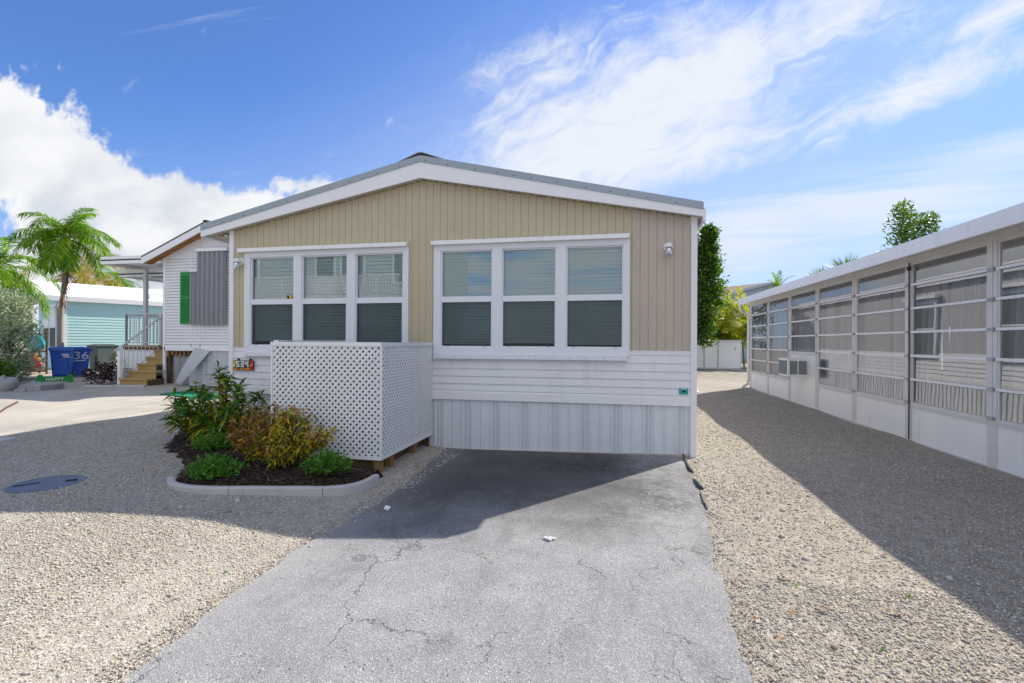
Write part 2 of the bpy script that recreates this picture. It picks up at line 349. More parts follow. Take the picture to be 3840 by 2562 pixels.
def mulch_mat():
    m, t, p, pos, out = mat_base('bark_mulch')
    w = t.vm('ADD', pos, t.vm('SCALE', t.noise(pos, 9, 4, .6, 0, True), sc=.12))
    v = t.new('ShaderNodeTexVoronoi'); t.put(v.inputs['Vector'], t.vm('MULTIPLY', w, (28, 60, 40))); v.inputs['Scale'].default_value = 1
    c = t.ramp(t.sep(v.outputs['Color'])[0], [(0, (.022, .014, .010)), (.5, (.05, .030, .021)), (.85, (.085, .05, .034)), (1, (.16, .11, .08))])
    t.put(p.inputs['Base Color'], c); p.inputs['Roughness'].default_value = .9; p.inputs['Specular IOR Level'].default_value = .15
    t.put(p.inputs['Normal'], t.bump(t.m('SUBTRACT', 1, v.outputs['Distance']), 1, .03)); return m
def wood_mat(name, a, b, rough=.75, axis=2):
    m, t, p, pos, out = mat_base(name)
    sc = [34, 34, 34]; sc[axis] = 1.6
    n = t.noise(t.vm('MULTIPLY', pos, tuple(sc)), 1.0, 5, .6, .6); c = t.ramp(n, [(.25, a), (.72, b)])
    t.put(p.inputs['Base Color'], c); p.inputs['Roughness'].default_value = rough; t.put(p.inputs['Normal'], t.bump(n, .25, .004)); return m
def shingle_mat():
    m, t, p, pos, out = mat_base('brown_shingle')
    b = t.new('ShaderNodeTexBrick'); t.put(b.inputs['Vector'], t.vm('MULTIPLY', pos, (1, 1, 1))); b.inputs['Scale'].default_value = 3.0
    b.inputs['Color1'].default_value = (.17, .105, .08, 1); b.inputs['Color2'].default_value = (.26, .175, .14, 1); b.inputs['Mortar'].default_value = (.08, .05, .04, 1)
    c = t.vm('SCALE', b.outputs['Color'], sc=t.m('ADD', .6, t.m('MULTIPLY', t.noise(pos, 5, 5, .7), .8)))
    t.put(p.inputs['Base Color'], c); p.inputs['Roughness'].default_value = .9; return m
M = dict(
 white_vinyl=mk('white_vinyl_siding', (.76, .76, .77), .45, .05, 1.5, .03, 40, streak=.05, grime=.22),
 white_trim=mk('white_painted_trim', (.80, .80, .81), .4, .04, 2.5, .03, 50, streak=.03),
 white_metal=mk('white_coated_metal', (.84, .84, .84), .35, .05, 2, .03, 50, streak=.06, grime=.25),
 old_white=mk('aged_white_aluminium', (.66, .65, .64), .45, .09, 4, .05, 60, streak=.08, grime=.4),
 frame_white=mk('window_frame_white', (.74, .75, .79), .4, .05, 5, .04, 70),
 beige=mk('beige_vertical_siding', (.50, .43, .295), .55, .06, 1.2, .04, 50, streak=.05),
 beige_pink=mk('rosy_beige_vertical_siding', (.49, .42, .345), .55, .06, 1.2, .04, 50, streak=.05),
 bluegrey_pale=mk('pale_grey_lap_siding', (.44, .50, .52), .6, .06, 1.2),
 beige_greyed=mk('greyed_beige_siding', (.45, .43, .41), .6, .06, 1.2),  # greyer copy of beige, its colour offsets the sunlight on the side wall
 soffit=mk('dusty_soffit', (.52, .47, .40), .7, .12, 6, .08, 70),
 grey_metal=mk('grey_galvanised_trim', (.33, .37, .40), .38, .10, 1.5, .05, 60, metal=.35),
 dark_grey=mk('dark_grey_ridge_metal', (.22, .235, .245), .5, .12, 6),
 dark_metal=mk('dark_rusty_steel', (.055, .042, .038), .7, .25, 20, .1, 90),
 skirt=mk('ribbed_skirting_panel', (.68, .70, .73), .42, .06, 1.2, .03, 50, streak=.07, grime=.20),
 vent_strip=mk('perforated_skirting_strip', (.54, .57, .61), .55, .05, 1.2, .22, 170),
 blind=mk('blind_slat', (.80, .86, .85), .5, .04, 3, .02, 40),
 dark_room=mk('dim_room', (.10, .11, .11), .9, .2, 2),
 dark=mk('dark_void', (.02, .02, .021), .9, .2, 3),
 corr=mk('corrugated_grey_panel', (.30, .305, .33), .5, .10, 2, .06, 50, metal=.2, streak=.12),
 corr_light=mk('pale_corrugated_panel', (.50, .51, .54), .5, .08, 2, .05, 50, streak=.08),
 green_paint=mk('green_painted_wood', (.006, .22, .035), .5, .10, 5, .05, 60),
 timber_soffit=wood_mat('varnished_timber', (.26, .10, .022), (.42, .19, .05), axis=1),
 post_wood=wood_mat('treated_post', (.17, .095, .035), (.30, .185, .07)),
 brown_wood=wood_mat('brown_board', (.06, .034, .018), (.12, .07, .035), axis=1),
 tread=wood_mat('tan_stair_paint', (.36, .24, .09), (.46, .31, .125), axis=0),
 beam=mk('rusty_steel_beam', (.05, .022, .016), .8, .35, 14, .15, 80),
 chalk=mk('orange_chalk', (.62, .33, .13), .9, .2, 20),
 block=mk('concrete_block', (.33, .325, .33), .9, .12, 5, .12, 90, bump=.4),
 edging=mk('concrete_edging', (.50, .475, .455), .85, .12, 7, .10, 90, bump=.4, bscale=120, grime=.5),
 rock=mk('grey_limestone', (.30, .295, .30), .9, .28, 5, .14, 60, bump=.5, bscale=30),
 pole_grey=mk('grey_painted_metal', (.55, .57, .60), .4, .05, 3),
 blue_bin=mk('blue_plastic', (.015, .10, .50), .4, .12, 3, .05, 60, spec=.5),
 green_bin=mk('grey_green_plastic', (.085, .12, .115), .5, .14, 3, .05, 60),
 black=mk('black_rubber', (.02, .02, .02), .6, .2, 8),
 white_paint=mk('white_marking', (.80, .80, .78), .6, .08, 12),
 teal_paint=mk('teal_kayak_plastic', (.005, .26, .30), .4, .10, 3),
 red_paint=mk('red_kayak_plastic', (.55, .02, .02), .35, .12, 4),
 orange_paint=mk('orange_plastic', (.70, .22, .02), .4, .12, 4),
 yellow=mk('yellow_paint', (.62, .48, .04), .6, .1, 12),
 aqua=mk('aqua_lap_siding', (.47, .70, .70), .5, .04, 1.5, .02, 40, streak=.03),
 bluegrey=mk('blue_grey_lap_siding', (.36, .43, .52), .5, .05, 1, .02, 40),
 white_roof=mk('white_roof_coating', (.80, .78, .80), .55, .06, .8, .04, 20),
 turf=mk('green_turf_mat', (.012, .22, .10), .95, .22, 9, .25, 140, bump=.8, bscale=300),
 manhole=mk('blue_grey_cast_lid', (.17, .19, .24), .5, .16, 5, .08, 80, metal=.3, bump=.25, bscale=50),
 rubber=mk('grey_rubber_pipe', (.055, .06, .068), .65, .25, 12),
 rust=mk('brown_rusty_rod', (.10, .045, .03), .8, .3, 20),
 sign_black=mk('black_enamel', (.015, .015, .017), .35, .1, 10),
 sign_teal=mk('teal_enamel', (.0, .36, .34), .4, .15, 30),
 terracotta=mk('terracotta_pot', (.42, .17, .09), .85, .15, 8),
 bark=mk('ringed_palm_bark', (.33, .305, .285), .9, .18, 5, .14, 60, bump=.5, bscale=40),
 bark_dark=mk('brown_bark', (.10, .075, .055), .9, .25, 9, .14, 60, bump=.6, bscale=50),
 crownshaft=mk('palm_crownshaft', (.22, .30, .09), .5, .15, 6),
 dry_frond=mk('dry_brown_frond', (.20, .105, .06), .8, .25, 20),
 curtain=mk('grey_curtain_cloth', (.62, .61, .62), .9, .08, 1.2, .04, 90),
 lamp_bulb=mk('frosted_bulb', (.74, .74, .66), .4, .05, 20),
 fin=mk('pale_louvre_metal', (.52, .52, .50), .5, .1, 12),
 stone_white=mk('broken_white_plaster', (.80, .80, .79), .8, .08, 14, .1, 60, bump=.4),
)
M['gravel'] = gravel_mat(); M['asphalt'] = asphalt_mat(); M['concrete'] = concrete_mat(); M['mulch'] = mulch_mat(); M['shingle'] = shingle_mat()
M['pebble'] = island_ramp('loose_pebble', GRAVEL_STOPS, .85, spec=.25, gain=.80)
M['chip'] = island_ramp('mulch_chip', [(0, (.025, .016, .011)), (.6, (.06, .038, .027)), (1, (.15, .10, .07))], .9)
M['glass'] = glass_mat('window_glass', (.80, .92, .91), 2.8, 0.0, .02)
M['glass_low'] = glass_mat('lower_window_glass', (.80, .90, .90), .9, 0.0, .02)
M['glass_clear'] = glass_mat('louvre_glass', (.62, .65, .68), .30, 0.0, .05)
M['jar'] = glass_mat('lamp_jar_glass', (.92, .94, .95), 1.0)
def screen_mat():
    m, t, p, pos, out = mat_base('insect_screen'); p.inputs['Base Color'].default_value = (.045, .055, .06, 1); p.inputs['Roughness'].default_value = .8
    tr = t.new('ShaderNodeBsdfTransparent'); mx = t.new('ShaderNodeMixShader')
    t.put(mx.inputs[0], t.m('ADD', .40, t.m('MULTIPLY', t.noise(pos, 2.0, 2, .5), .14))); t.l.new(tr.outputs[0], mx.inputs[1]); t.l.new(p.outputs[0], mx.inputs[2]); t.l.new(mx.outputs[0], out.inputs[0]); return m
M['screen'] = screen_mat()
GREEN_T = (1.5, 1.7, .35)
M['palm_leaf'] = island_ramp('green_palm_leaflet', [(0, (.055, .14, .008)), (.5, (.12, .25, .012)), (.85, (.22, .36, .018)), (1, (.38, .42, .03))], .55, .45, spec=.25, tcol=GREEN_T)
M['gold_leaf'] = island_ramp('golden_palm_leaflet', [(0, (.12, .16, .02)), (.5, (.32, .27, .03)), (.85, (.45, .30, .03)), (1, (.50, .22, .03))], .5, .35, tcol=(1.3, 1.2, .3))
M['areca_leaf'] = island_ramp('yellow_green_areca_leaflet', [(0, (.10, .17, .01)), (.5, (.28, .34, .015)), (1, (.50, .46, .02))], .5, .5, spec=.25, tcol=(1.5, 1.4, .2))
M['tree_leaf'] = island_ramp('glossy_tree_leaf', [(0, (.020, .058, .014)), (.45, (.045, .11, .018)), (.8, (.11, .20, .02)), (1, (.26, .33, .03))], .40, .45, spec=.35, tcol=GREEN_T)
M['light_leaf'] = island_ramp('light_tree_leaf', [(0, (.04, .10, .016)), (.6, (.09, .18, .022)), (1, (.20, .29, .03))], .4, .35, tcol=GREEN_T)
M['silver_leaf'] = island_ramp('silvery_leaf', [(0, (.20, .26, .17)), (.4, (.38, .45, .33)), (.8, (.60, .65, .52)), (1, (.34, .42, .18))], .6, .38, tcol=(1.1, 1.2, .8))
M['low_leaf'] = island_ramp('small_shrub_leaf', [(0, (.04, .13, .025)), (.5, (.08, .24, .03)), (1, (.18, .36, .04))], .5, .32, spec=.3, tcol=GREEN_T)
M['croton_leaf'] = island_ramp('croton_leaf', [(0, (.028, .10, .012)), (.3, (.05, .15, .014)), (.55, (.10, .20, .014)), (.74, (.30, .27, .015)), (.9, (.42, .33, .015)), (1, (.12, .16, .02))], .4, .22, tcol=(1.4, 1.4, .4))
def speckle(m, col, scale, lo, hi):
    t = NT(m.node_tree); p = [n for n in t.n if n.type == 'BSDF_PRINCIPLED'][0]; src = p.inputs['Base Color'].links[0].from_socket; pos = [n for n in t.n if n.type == 'NEW_GEOMETRY'][0].outputs['Position']
    c = t.mix(t.ss(t.noise(pos, scale, 3, .6), lo, hi), src, col); t.put(p.inputs['Base Color'], c); return m
speckle(M['croton_leaf'], (.50, .42, .02), 38, .49, .56)
M['croton_top'] = island_ramp('croton_tip_leaf', [(0, (.03, .11, .014)), (.6, (.055, .18, .018)), (.9, (.11, .24, .02)), (1, (.26, .30, .02))], .45, .3, spec=.3, tcol=(1.4, 1.4, .4))
M['red_leaf'] = island_ramp('curled_red_croton_leaf', [(0, (.26, .09, .05)), (.3, (.44, .18, .09)), (.5, (.34, .13, .06)), (.65, (.16, .20, .03)), (.8, (.50, .36, .04)), (1, (.30, .09, .06))], .5, .2, tcol=(1.3, 1.0, .5))
M['gold_croton'] = island_ramp('curled_gold_croton_leaf', [(0, (.08, .17, .015)), (.3, (.22, .28, .02)), (.55, (.66, .56, .02)), (.85, (.56, .34, .03)), (1, (.12, .22, .02))], .5, .2, tcol=(1.3, 1.2, .3))
M['purple_leaf'] = island_ramp('purple_black_leaf', [(0, (.02, .008, .012)), (.7, (.055, .018, .026)), (1, (.10, .04, .05))], .5, .15, tcol=(1.3, .7, .8))
M['dead_leaf'] = island_ramp('fallen_leaf', [(0, (.13, .05, .02)), (.5, (.26, .12, .04)), (1, (.36, .24, .12))], .8)
M['flower'] = island_ramp('red_orange_petal', [(0, (.55, .05, .02)), (1, (.65, .22, .08))], .6)
# ------------------------------------------------------------------ ground
GX = [(-60, .30), (-18, .30), (-13.0, .27), (-12.3, .25), (-9.3, .05), (-5, .045), (-3.5, .03), (-2.25, -.085), (-.6, -.06), (.9, -.025), (2, -.01), (60, -.01)]
def G(x, y=0):
    for (x0, z0), (x1, z1) in zip(GX, GX[1:]):
        if x <= x1:
            k = min(1, max(0, (x - x0) / (x1 - x0))); k = k * k * (3 - 2 * k) if -3.6 < x0 < -3.4 else k
            return z0 + (z1 - z0) * k
    return GX[-1][1]
def sheet(name, x0, x1, y0, y1, nx, ny, m, lift=0.0, edge=None, extra=None):
    xs = np.linspace(x0, x1, nx + 1); ys = np.linspace(y0, y1, ny + 1); v = []; f = []
    for j, y in enumerate(ys):
        for i, x in enumerate(xs):
            xx, yy = (edge(x, y, i, j, nx, ny) if edge else (x, y)); v.append((xx, yy, G(xx, yy) + lift + (extra(xx, yy) if extra else 0)))
    for j in range(ny):
        for i in range(nx): a = j * (nx + 1) + i; f.append([a, a + 1, a + nx + 2, a + nx + 1])
    return link_mesh(name, v, f, m, smooth=True)
def relief(x, y):
    return .012 * (math.sin(x * 2.1 + y * 1.3) + math.sin(x * .9 - y * 2.3)) * min(1, max(0, (-2.35 - x) / .5, (x - .75) / .5)) if -20 < x < 12 else 0
def ground_mesh():
    xs = sorted(set([-900, -300, -120, -60, -40, -30, -24, 30, 60, 120, 300, 900] + list(np.round(np.arange(-20, 12.01, .2), 3)))); ys = sorted(set([-900, -200, -60, -30, -15, 45, 60, 100, 200, 500, 1200] + list(np.round(np.arange(-8, 34.01, .3), 3))))
    v = []; f = []; nx = len(xs)
    for y in ys:
        for x in xs:
            h = relief(x, y)
            if -2.32 < x < .78 and -8 <= y <= 6.9: h -= .03
            if -13.3 < x < -9.2 and -8 <= y <= 13.5: h -= .05
            v.append((x, y, G(x, y) + h))
    for j in range(len(ys) - 1):
        for i in range(nx - 1): a = j * nx + i; f.append([a, a + 1, a + nx + 1, a + nx])
    return struct(link_mesh('ground', v, f, M['gravel'], smooth=True))
ground_mesh()
def DLX(y): return float(np.interp(y, [-6, 1.2, 1.9, 2.4, 3.3, 4.0, 4.9, 5.8, 7], [-1.9, -2.08, -2.21, -2.29, -2.33, -2.25, -2.22, -2.3, -2.42])) + .014 * math.sin(y * 9) + .010 * math.sin(y * 23)
def DRX(y): return float(np.interp(y, [-6, 1.2, 2.4, 3.1, 4.0, 4.4, 5.5, 6.7], [.3, .53, .61, .675, .745, .815, .89, .92])) + .014 * math.sin(y * 8.3) + .012 * math.sin(y * 19) + .008 * math.sin(y * 41)
def de(x, y, i, j, nx, ny):
    if i == 0: x = DLX(y)
    if i == nx:
        x = DRX(y)
        if y > 6.3: x = .86 + .06 * math.sin(y * 9)
    return x, y
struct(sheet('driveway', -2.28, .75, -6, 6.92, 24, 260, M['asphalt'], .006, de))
def ce(x, y, i, j, nx, ny):
    if i == nx: x = -8.95 + .02 * math.sin(y * 3.1) - .012 * math.sin(y * 11)
    return x, y
struct(sheet('concrete_drive', -13.35, -8.95, -7, 13.5, 40, 60, M['concrete'], .012, ce, lambda x, y: -.035 if x > -8.99 else 0))
# mulch bed: a low mound
bed = [(-4.42, 4.22), (-4.12, 4.05), (-3.9, 4.06), (-3.6, 4.11), (-3.24, 4.22), (-2.97, 4.35), (-2.8, 4.44), (-2.64, 4.6), (-2.58, 4.8), (-2.6, 5.24), (-4.15, 5.24), (-4.2, 6.9), (-6.1, 6.9), (-6.75, 6.85), (-6.7, 6.45), (-6.3, 5.98), (-6.02, 5.53), (-5.62, 5.2), (-5.2, 5.0), (-4.86, 4.76), (-4.62, 4.45)]
def in_poly(x, y, P):
    c = False
    for (x0, y0), (x1, y1) in zip(P, P[1:] + P[:1]):
        if (y0 > y) != (y1 > y) and x < (x1 - x0) * (y - y0) / (y1 - y0) + x0: c = not c
    return c
def edge_dist(x, y, P):
    d = 9
    for (x0, y0), (x1, y1) in zip(P, P[1:] + P[:1]):
        k = max(0, min(1, ((x - x0) * (x1 - x0) + (y - y0) * (y1 - y0)) / ((x1 - x0) ** 2 + (y1 - y0) ** 2))); d = min(d, math.hypot(x - x0 - k * (x1 - x0), y - y0 - k * (y1 - y0)))
    return d
def bed_z(x, y):
    d = edge_dist(x, y, bed) if in_poly(x, y, bed) else -.05
    return max(G(x), .0) * .7 + .012 + .055 * min(1, max(0, d) / .25) + .012 * math.sin(x * 13 + y * 5) * math.sin(y * 11 - x * 4) if d >= 0 else G(x) - .02
def mulch_mesh():
    v = []; f = []; st = .06; idx = {}
    X = np.arange(-6.9, -2.5, st); Y = np.arange(3.95, 7.0, st)
    for j, y in enumerate(Y):
        for i, x in enumerate(X):
            idx[i, j] = len(v); ins = in_poly(x, y, bed); v.append((x, y, bed_z(x, y) + (rng.uniform(-.008, .008) if ins else 0)))
    for j in range(len(Y) - 1):
        for i in range(len(X) - 1):
            cx, cy = X[i] + st / 2, Y[j] + st / 2
            if in_poly(cx, cy, bed): f.append([idx[i, j], idx[i + 1, j], idx[i + 1, j + 1], idx[i, j + 1]])
    o = link_mesh('mulch_bed', v, f, M['mulch'], smooth=True); struct(o)
    # loose bark chips on top
    P = []
    while len(P) < 3800:
        x, y = rng.uniform(-6.9, -2.5), rng.uniform(3.95, 6.9)
        if in_poly(x, y, bed) and edge_dist(x, y, bed) > .02 or (rng.random() < .03 and -7 < x < -4.5 and edge_dist(x, y, bed) < .3): P.append((x, y, max(bed_z(x, y), G(x)) + .008))
    P = np.array(P); n = len(P); ang = rng.uniform(0, 6.28, n); L = rng.uniform(.012, .045, n); w = rng.uniform(.003, .008, n); tl = rng.uniform(-.35, .35, n)
    D = np.stack([np.cos(ang) * np.cos(tl), np.sin(ang) * np.cos(tl), np.sin(tl)], 1); Sd = np.stack([-np.sin(ang), np.cos(ang), rng.uniform(-.5, .5, n)], 1)
    a = P - D * L[:, None]; b = P + D * L[:, None]; sw = Sd * w[:, None]
    V = np.stack([a - sw, a + sw, b + sw * .6, b - sw * .6], 1).reshape(-1, 3); F = np.arange(4 * n).reshape(-1, 4)
    struct(link_mesh('mulch', V, F, M['chip']), 'stuff')
mulch_mesh()
# loose stones lying on the gravel, nearest areas
def pebbles():
    P = []; 
    def area(n, x0, x1, y0, y1, ok, s0, s1):
        c = 0
        pts = np.stack([rng.uniform(x0, x1, n), rng.uniform(y0, y1, n)], 1)
        for x, y in pts:
            if ok(x, y): P.append((x, y, G(x) + relief(x, y), rng.uniform(s0, s1) * (.6 + 1.1 * rng.random() ** 3)))
    dl = lambda x, y: math.hypot(x + 5.63, y - 3.93) > .30 and x < DLX(y) + rng.exponential(.10) + (rng.exponential(.6) if rng.random() < .05 else 0) and not in_poly(x, y, bed)
    dr = lambda x, y: x > DRX(y) - rng.exponential(.08) - (rng.exponential(.5) if rng.random() < .04 else 0) and not (x < 1.12 and y > 6.9)
    area(40000, -4.6, -1.9, 1.2, 3.4, dl, .0042, .0075); area(16000, -5.4, -1.9, 3.4, 5.0, dl, .005, .009)
    area(30000, .4, 2.9, 1.2, 3.4, dr, .0045, .0082); area(24000, .5, 4.4, 3.4, 7.0, dr, .005, .0095); area(16000, 1.1, 4.45, 7.0, 13, dr, .006, .011); area(22000, -8.8, -4.6, 2.4, 7.0, dl, .006, .011)
    area(520, -5.5, -2.2, 1.3, 5.0, dl, .010, .017); area(420, .5, 4.4, 1.3, 8.0, dr, .011, .018)
    area(2500, -2.66, -2.1, 4.9, 6.85, lambda x, y: True, .006, .012)
    A = np.array(P); n = len(A)
    base = np.array([(1, 0, 0), (0, 1, 0), (-1, 0, 0), (0, -1, 0), (0, 0, 1), (0, 0, -1)], float)
    sx = A[:, 3] * rng.uniform(.8, 1.45, n); sy = A[:, 3] * rng.uniform(.7, 1.1, n); sz = A[:, 3] * rng.uniform(.45, .85, n); an = rng.uniform(0, 6.28, n)
    V = base[None] * np.stack([sx, sy, sz], 1)[:, None, :]; V = V * rng.uniform(.75, 1.2, V.shape)
    c, s_ = np.cos(an)[:, None], np.sin(an)[:, None]
    X = V[..., 0] * c - V[..., 1] * s_; Y = V[..., 0] * s_ + V[..., 1] * c
    V = np.stack([X + A[:, 0:1], Y + A[:, 1:2], V[..., 2] + (A[:, 2] + sz * .45)[:, None]], 2).reshape(-1, 3)
    T = np.array([(0, 1, 4), (1, 2, 4), (2, 3, 4), (3, 0, 4), (1, 0, 5), (2, 1, 5), (3, 2, 5), (0, 3, 5)])
    F = (T[None] + (np.arange(n) * 6)[:, None, None]).reshape(-1, 3)
    struct(link_mesh('gravel', V, F, M['pebble']), 'stuff')
pebbles()
# ------------------------------------------------------------------ main house
X0, X1, YF, YB = -6.15, 1.11, 6.936, 25.0
RX = -2.79                                     # ridge
def sof(x): return 3.915 - .191 * abs(x - RX)  # underside of the rake
def top(x): return 4.235 - .2265 * abs(x - RX) # roof surface
home = thing('mobile_home', 'beige and white mobile home with gable front and two triple windows beside asphalt driveway', 'mobile home', (-2.5, 6.936, 0))
WIN = [(-5.863, 'L'), (-2.614, 'R')]; WW = 2.845; WZ0, WZ1 = 1.31, 2.93
def front_siding():
    b = MB(); seams = sorted([-2.747 + .1113 * k for k in range(-30, 36)]); xs = []
    for s_ in seams: xs += [(s_ - .006, 0), (s_ - .003, .007), (s_ + .003, .007), (s_ + .006, 0)]
    xs = [q for q in xs if -6.07 < q[0] < 1.03]; holes = [(w0 + .03, w0 + WW - .03) for w0, _ in WIN]
    for h in holes:
        xs = [q for q in xs if min(abs(q[0] - h[0]), abs(q[0] - h[1])) > .008] + [(h[0], 0), (h[1], 0)]
    xs = sorted(xs + [(-6.073, 0), (1.03, 0), (RX, 0)])
    zb = 1.385
    for (xa, da), (xb, db) in zip(xs, xs[1:]):
        mid = (xa + xb) / 2; mi = 1 if mid > .255 else 0
        segs = [(zb, None)]
        if any(h[0] < mid < h[1] for h in holes): segs = [(WZ1 - .02, None)]
        for z0, _ in segs:
            b.quad((xa, YF + da, z0), (xb, YF + db, z0), (xb, YF + db, sof(xb) + .06), (xa, YF + da, sof(xa) + .06), mi)
    rn = random.Random(17)
    for k in range(46):
        x = rn.choice([-2.97, -2.71, -2.74, -2.96, .28, .9, -5.98, -2.9, -2.66]) if k % 2 else rn.uniform(-5.9, .95); z = rn.uniform(1.5, 3.3) if k % 2 else rn.uniform(3.03, 3.2)
        if z < sof(x) - .04: b.lathe([(.0065, 0), (.004, .004)], (x, YF + .0005, z), 6, 2, axis=(0, -1, 0))
    return b.build('upper_siding', [M['beige'], M['beige_pink'], M['dark_metal']], home)
front_siding()
def lap(b, x0, x1, y, zs, d=.012, axis='x', mi=0):
    """clapboards: each leans out towards its lower edge"""
    for z0, z1 in zip(zs, zs[1:]):
        if axis == 'x': b.quad((x0, y - d, z0), (x1, y - d, z0), (x1, y, z1), (x0, y, z1), mi); b.quad((x0, y, z0), (x1, y, z0), (x1, y - d, z0), (x0, y - d, z0), mi)
        else: s_ = d; b.quad((y + s_, x0, z0), (y + s_, x1, z0), (y, x1, z1), (y, x0, z1), mi); b.quad((y, x0, z0), (y, x1, z0), (y + s_, x1, z0), (y + s_, x0, z0), mi)
b = MB(); zs = [.765, .787, .888, .999, 1.110, 1.2217, 1.330]; lap(b, -6.073, 1.03, YF - .004, zs, .014)
for w0, w1 in [(-6.073, WIN[0][0]), (WIN[0][0] + WW, WIN[1][0]), (WIN[1][0] + WW, 1.03)]:
    b.box(w0, w1, YF - .012, YF + .02, 1.330, 1.389)
b.build('lower_siding', M['white_vinyl'], home)
MB().box(-6.073, 1.03, YF - .022, YF + .01, .645, .765).build('base_band', M['white_trim'], home, bevel=.004)
# ribbed skirting with perforated strips
def skirt():
    b = MB(); pitch = .1435; x = 1.03 - 0.02; k = 0; y = YF + .012
    def zb(x): return max(G(x), G(min(x, .9))) - .01
    def q(xa, ya, xb, yb, mi): b.quad((xa, ya, zb(xa)), (xb, yb, zb(xb)), (xb, yb, .65), (xa, ya, .65), mi)
    q(x, y, 1.03, y, 0)
    while x - pitch > -6.07:
        vent = k % 3 == 0
        q(x - .012, y - .014, x, y, 0); q(x - .024, y - .014, x - .012, y - .014, 0); q(x - .036, y, x - .024, y - .014, 0)
        if vent:
            q(x - .046, y, x - .036, y, 0); q(x - .084, y, x - .046, y, 1); q(x - .096, y - .004, x - .084, y, 0); q(x - .136, y, x - .096, y, 1); q(x - pitch, y, x - .136, y, 0)
        else: q(x - pitch, y, x - .036, y, 0)
        x -= pitch; k += 1
    b.build('skirting', [M['skirt'], M['vent_strip']], home)
    MB().ext([(-6.07, YF - .012, G(-6) - .01 + .012), (-2.3, YF - .012, G(-2.3) - .002), (1.03, YF - .012, .0), (1.03, YF - .012, -.03), (-2.3, YF - .012, G(-2.3) - .03), (-6.07, YF - .012, G(-6) - .03)], (0, .03, 0)).build('skirting_track', M['soffit'], home)
skirt()
MB().box(X0, -6.073, YF - .03, YF + .06, G(-6.1) - .02, sof(-6.1) + .03).build('corner_trim', M['white_trim'], home, bevel=.004)
MB().box(1.03, X1, YF - .03, YF + .06, -.04, sof(1.07) + .03).build('corner_trim', M['white_trim'], home, bevel=.004)
# side walls, back wall
b = MB(); lap(b, YF + .06, YB, X1 - .025, [.765 + .104 * k for k in range(7)], .014, 'y'); b.box(X1 - .10, X1 - .03, YF + .06, YB, -.04, 3.2)
b.box(X1 - .03, X1 - .003, YF + .06, YB, .645, .765)
y_ = YF + .06
while y_ < YB - .2:
    b.quad((X1 - .024, y_, 1.389), (X1 - .024, y_ + .104, 1.389), (X1 - .024, y_ + .104, 3.2), (X1 - .024, y_, 3.2), 1); b.quad((X1 - .024, y_ + .104, 1.389), (X1 - .028, y_ + .1113, 1.389), (X1 - .028, y_ + .1113, 3.2), (X1 - .024, y_ + .104, 3.2), 1); y_ += .1113
y_ = YF + .06
while y_ < YB - .2:
    b.quad((X1 - .028, y_, -.04), (X1 - .028, y_ + .11, -.04), (X1 - .028, y_ + .11, .645), (X1 - .028, y_, .645), 2); b.quad((X1 - .028, y_ + .11, -.04), (X1 - .012, y_ + .122, -.04), (X1 - .012, y_ + .122, .645), (X1 - .028, y_ + .11, .645), 2); b.quad((X1 - .012, y_ + .122, -.04), (X1 - .028, y_ + .1435, -.04), (X1 - .028, y_ + .1435, .645), (X1 - .012, y_ + .122, .645), 2); y_ += .1435
b.build('side_wall', [M['white_vinyl'], M['beige_greyed'], M['skirt']], home)
MB().box(X0 + .02, X0 + .1, YF + .06, YB, 0, 3.25).build('side_wall', M['white_vinyl'], home)
MB().ext([(X0 + .02, YB, 0), (X1 - .02, YB, 0), (X1 - .02, YB, 3.2), (RX, YB, 3.95), (X0 + .02, YB, 3.25)], (0, .1, 0)).build('back_wall', M['white_vinyl'], home)
for wy in (8.2, 11.0, 14.2):
    wf = MB(); wf.box(X1 - .015, X1 + .03, wy, wy + 1.3, 1.25, 2.75)
    o = wf.build('side_window', M['frame_white'], home)
    MB().box(X1 + .03, X1 + .034, wy + .09, wy + 1.21, 1.34, 1.98).box(X1 + .03, X1 + .034, wy + .09, wy + 1.21, 2.03, 2.66).build('pane', M['dark_room'], o)
    MB().box(X1 + .0, X1 + .11, wy - .08, wy + 1.38, 2.78, 2.86).build('header', M['white_metal'], o)
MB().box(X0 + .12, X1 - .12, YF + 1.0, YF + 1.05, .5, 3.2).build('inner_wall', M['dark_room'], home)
# roof
rl, rr = -6.58, 1.165; YR = 6.786
b = MB()
for xa, xb in ((rl, RX), (RX, rr)):
    b.ext([(xa, YR + .02, top(xa)), (xb, YR + .02, top(xb)), (xb, YR + .02, top(xb) - .05), (xa, YR + .02, top(xa) - .05)], (0, YB + .2 - YR, 0))
roof = b.build('roof', M['white_roof'], home)
b = MB(); y0, y1 = YR - .008, YB
P0 = [(RX - .36, top(RX - .36) + .018), (RX - .03, top(RX) + .058), (RX + .03, top(RX) + .058), (RX + .36, top(RX + .36) + .018)]
b.ext([(x, y0, z) for x, z in P0] + [(x, y0, z - .012) for x, z in P0[::-1]], (0, y1 - y0, 0)); b.build('ridge_cap', M['dark_grey'], roof)
b = MB()
for xa, xb in ((rl, RX), (RX, rr)):
    za, zb_ = top(xa) + .012, top(xb) + .012
    b.ext([(xa, YR - .012, za), (xb, YR - .012, zb_), (xb, YR - .012, zb_ - .095), (xa, YR - .012, za - .095)], (0, .03, 0))
for k in range(1, 13):
    for xa, xb in ((rl, RX), (RX, rr)):
        x = xa + (xb - xa) * (k - .5 + .25 * math.sin(k * 5)) / 12.5; b.lathe([(.009, 0), (.006, .008)], (x, YR - .012, top(x) - .055), 6, 1, axis=(0, -1, 0))
b.build('drip_edge', [M['grey_metal'], M['dark_metal']], roof)
def ftop(x): return 4.150 - .2265 * abs(x - RX)
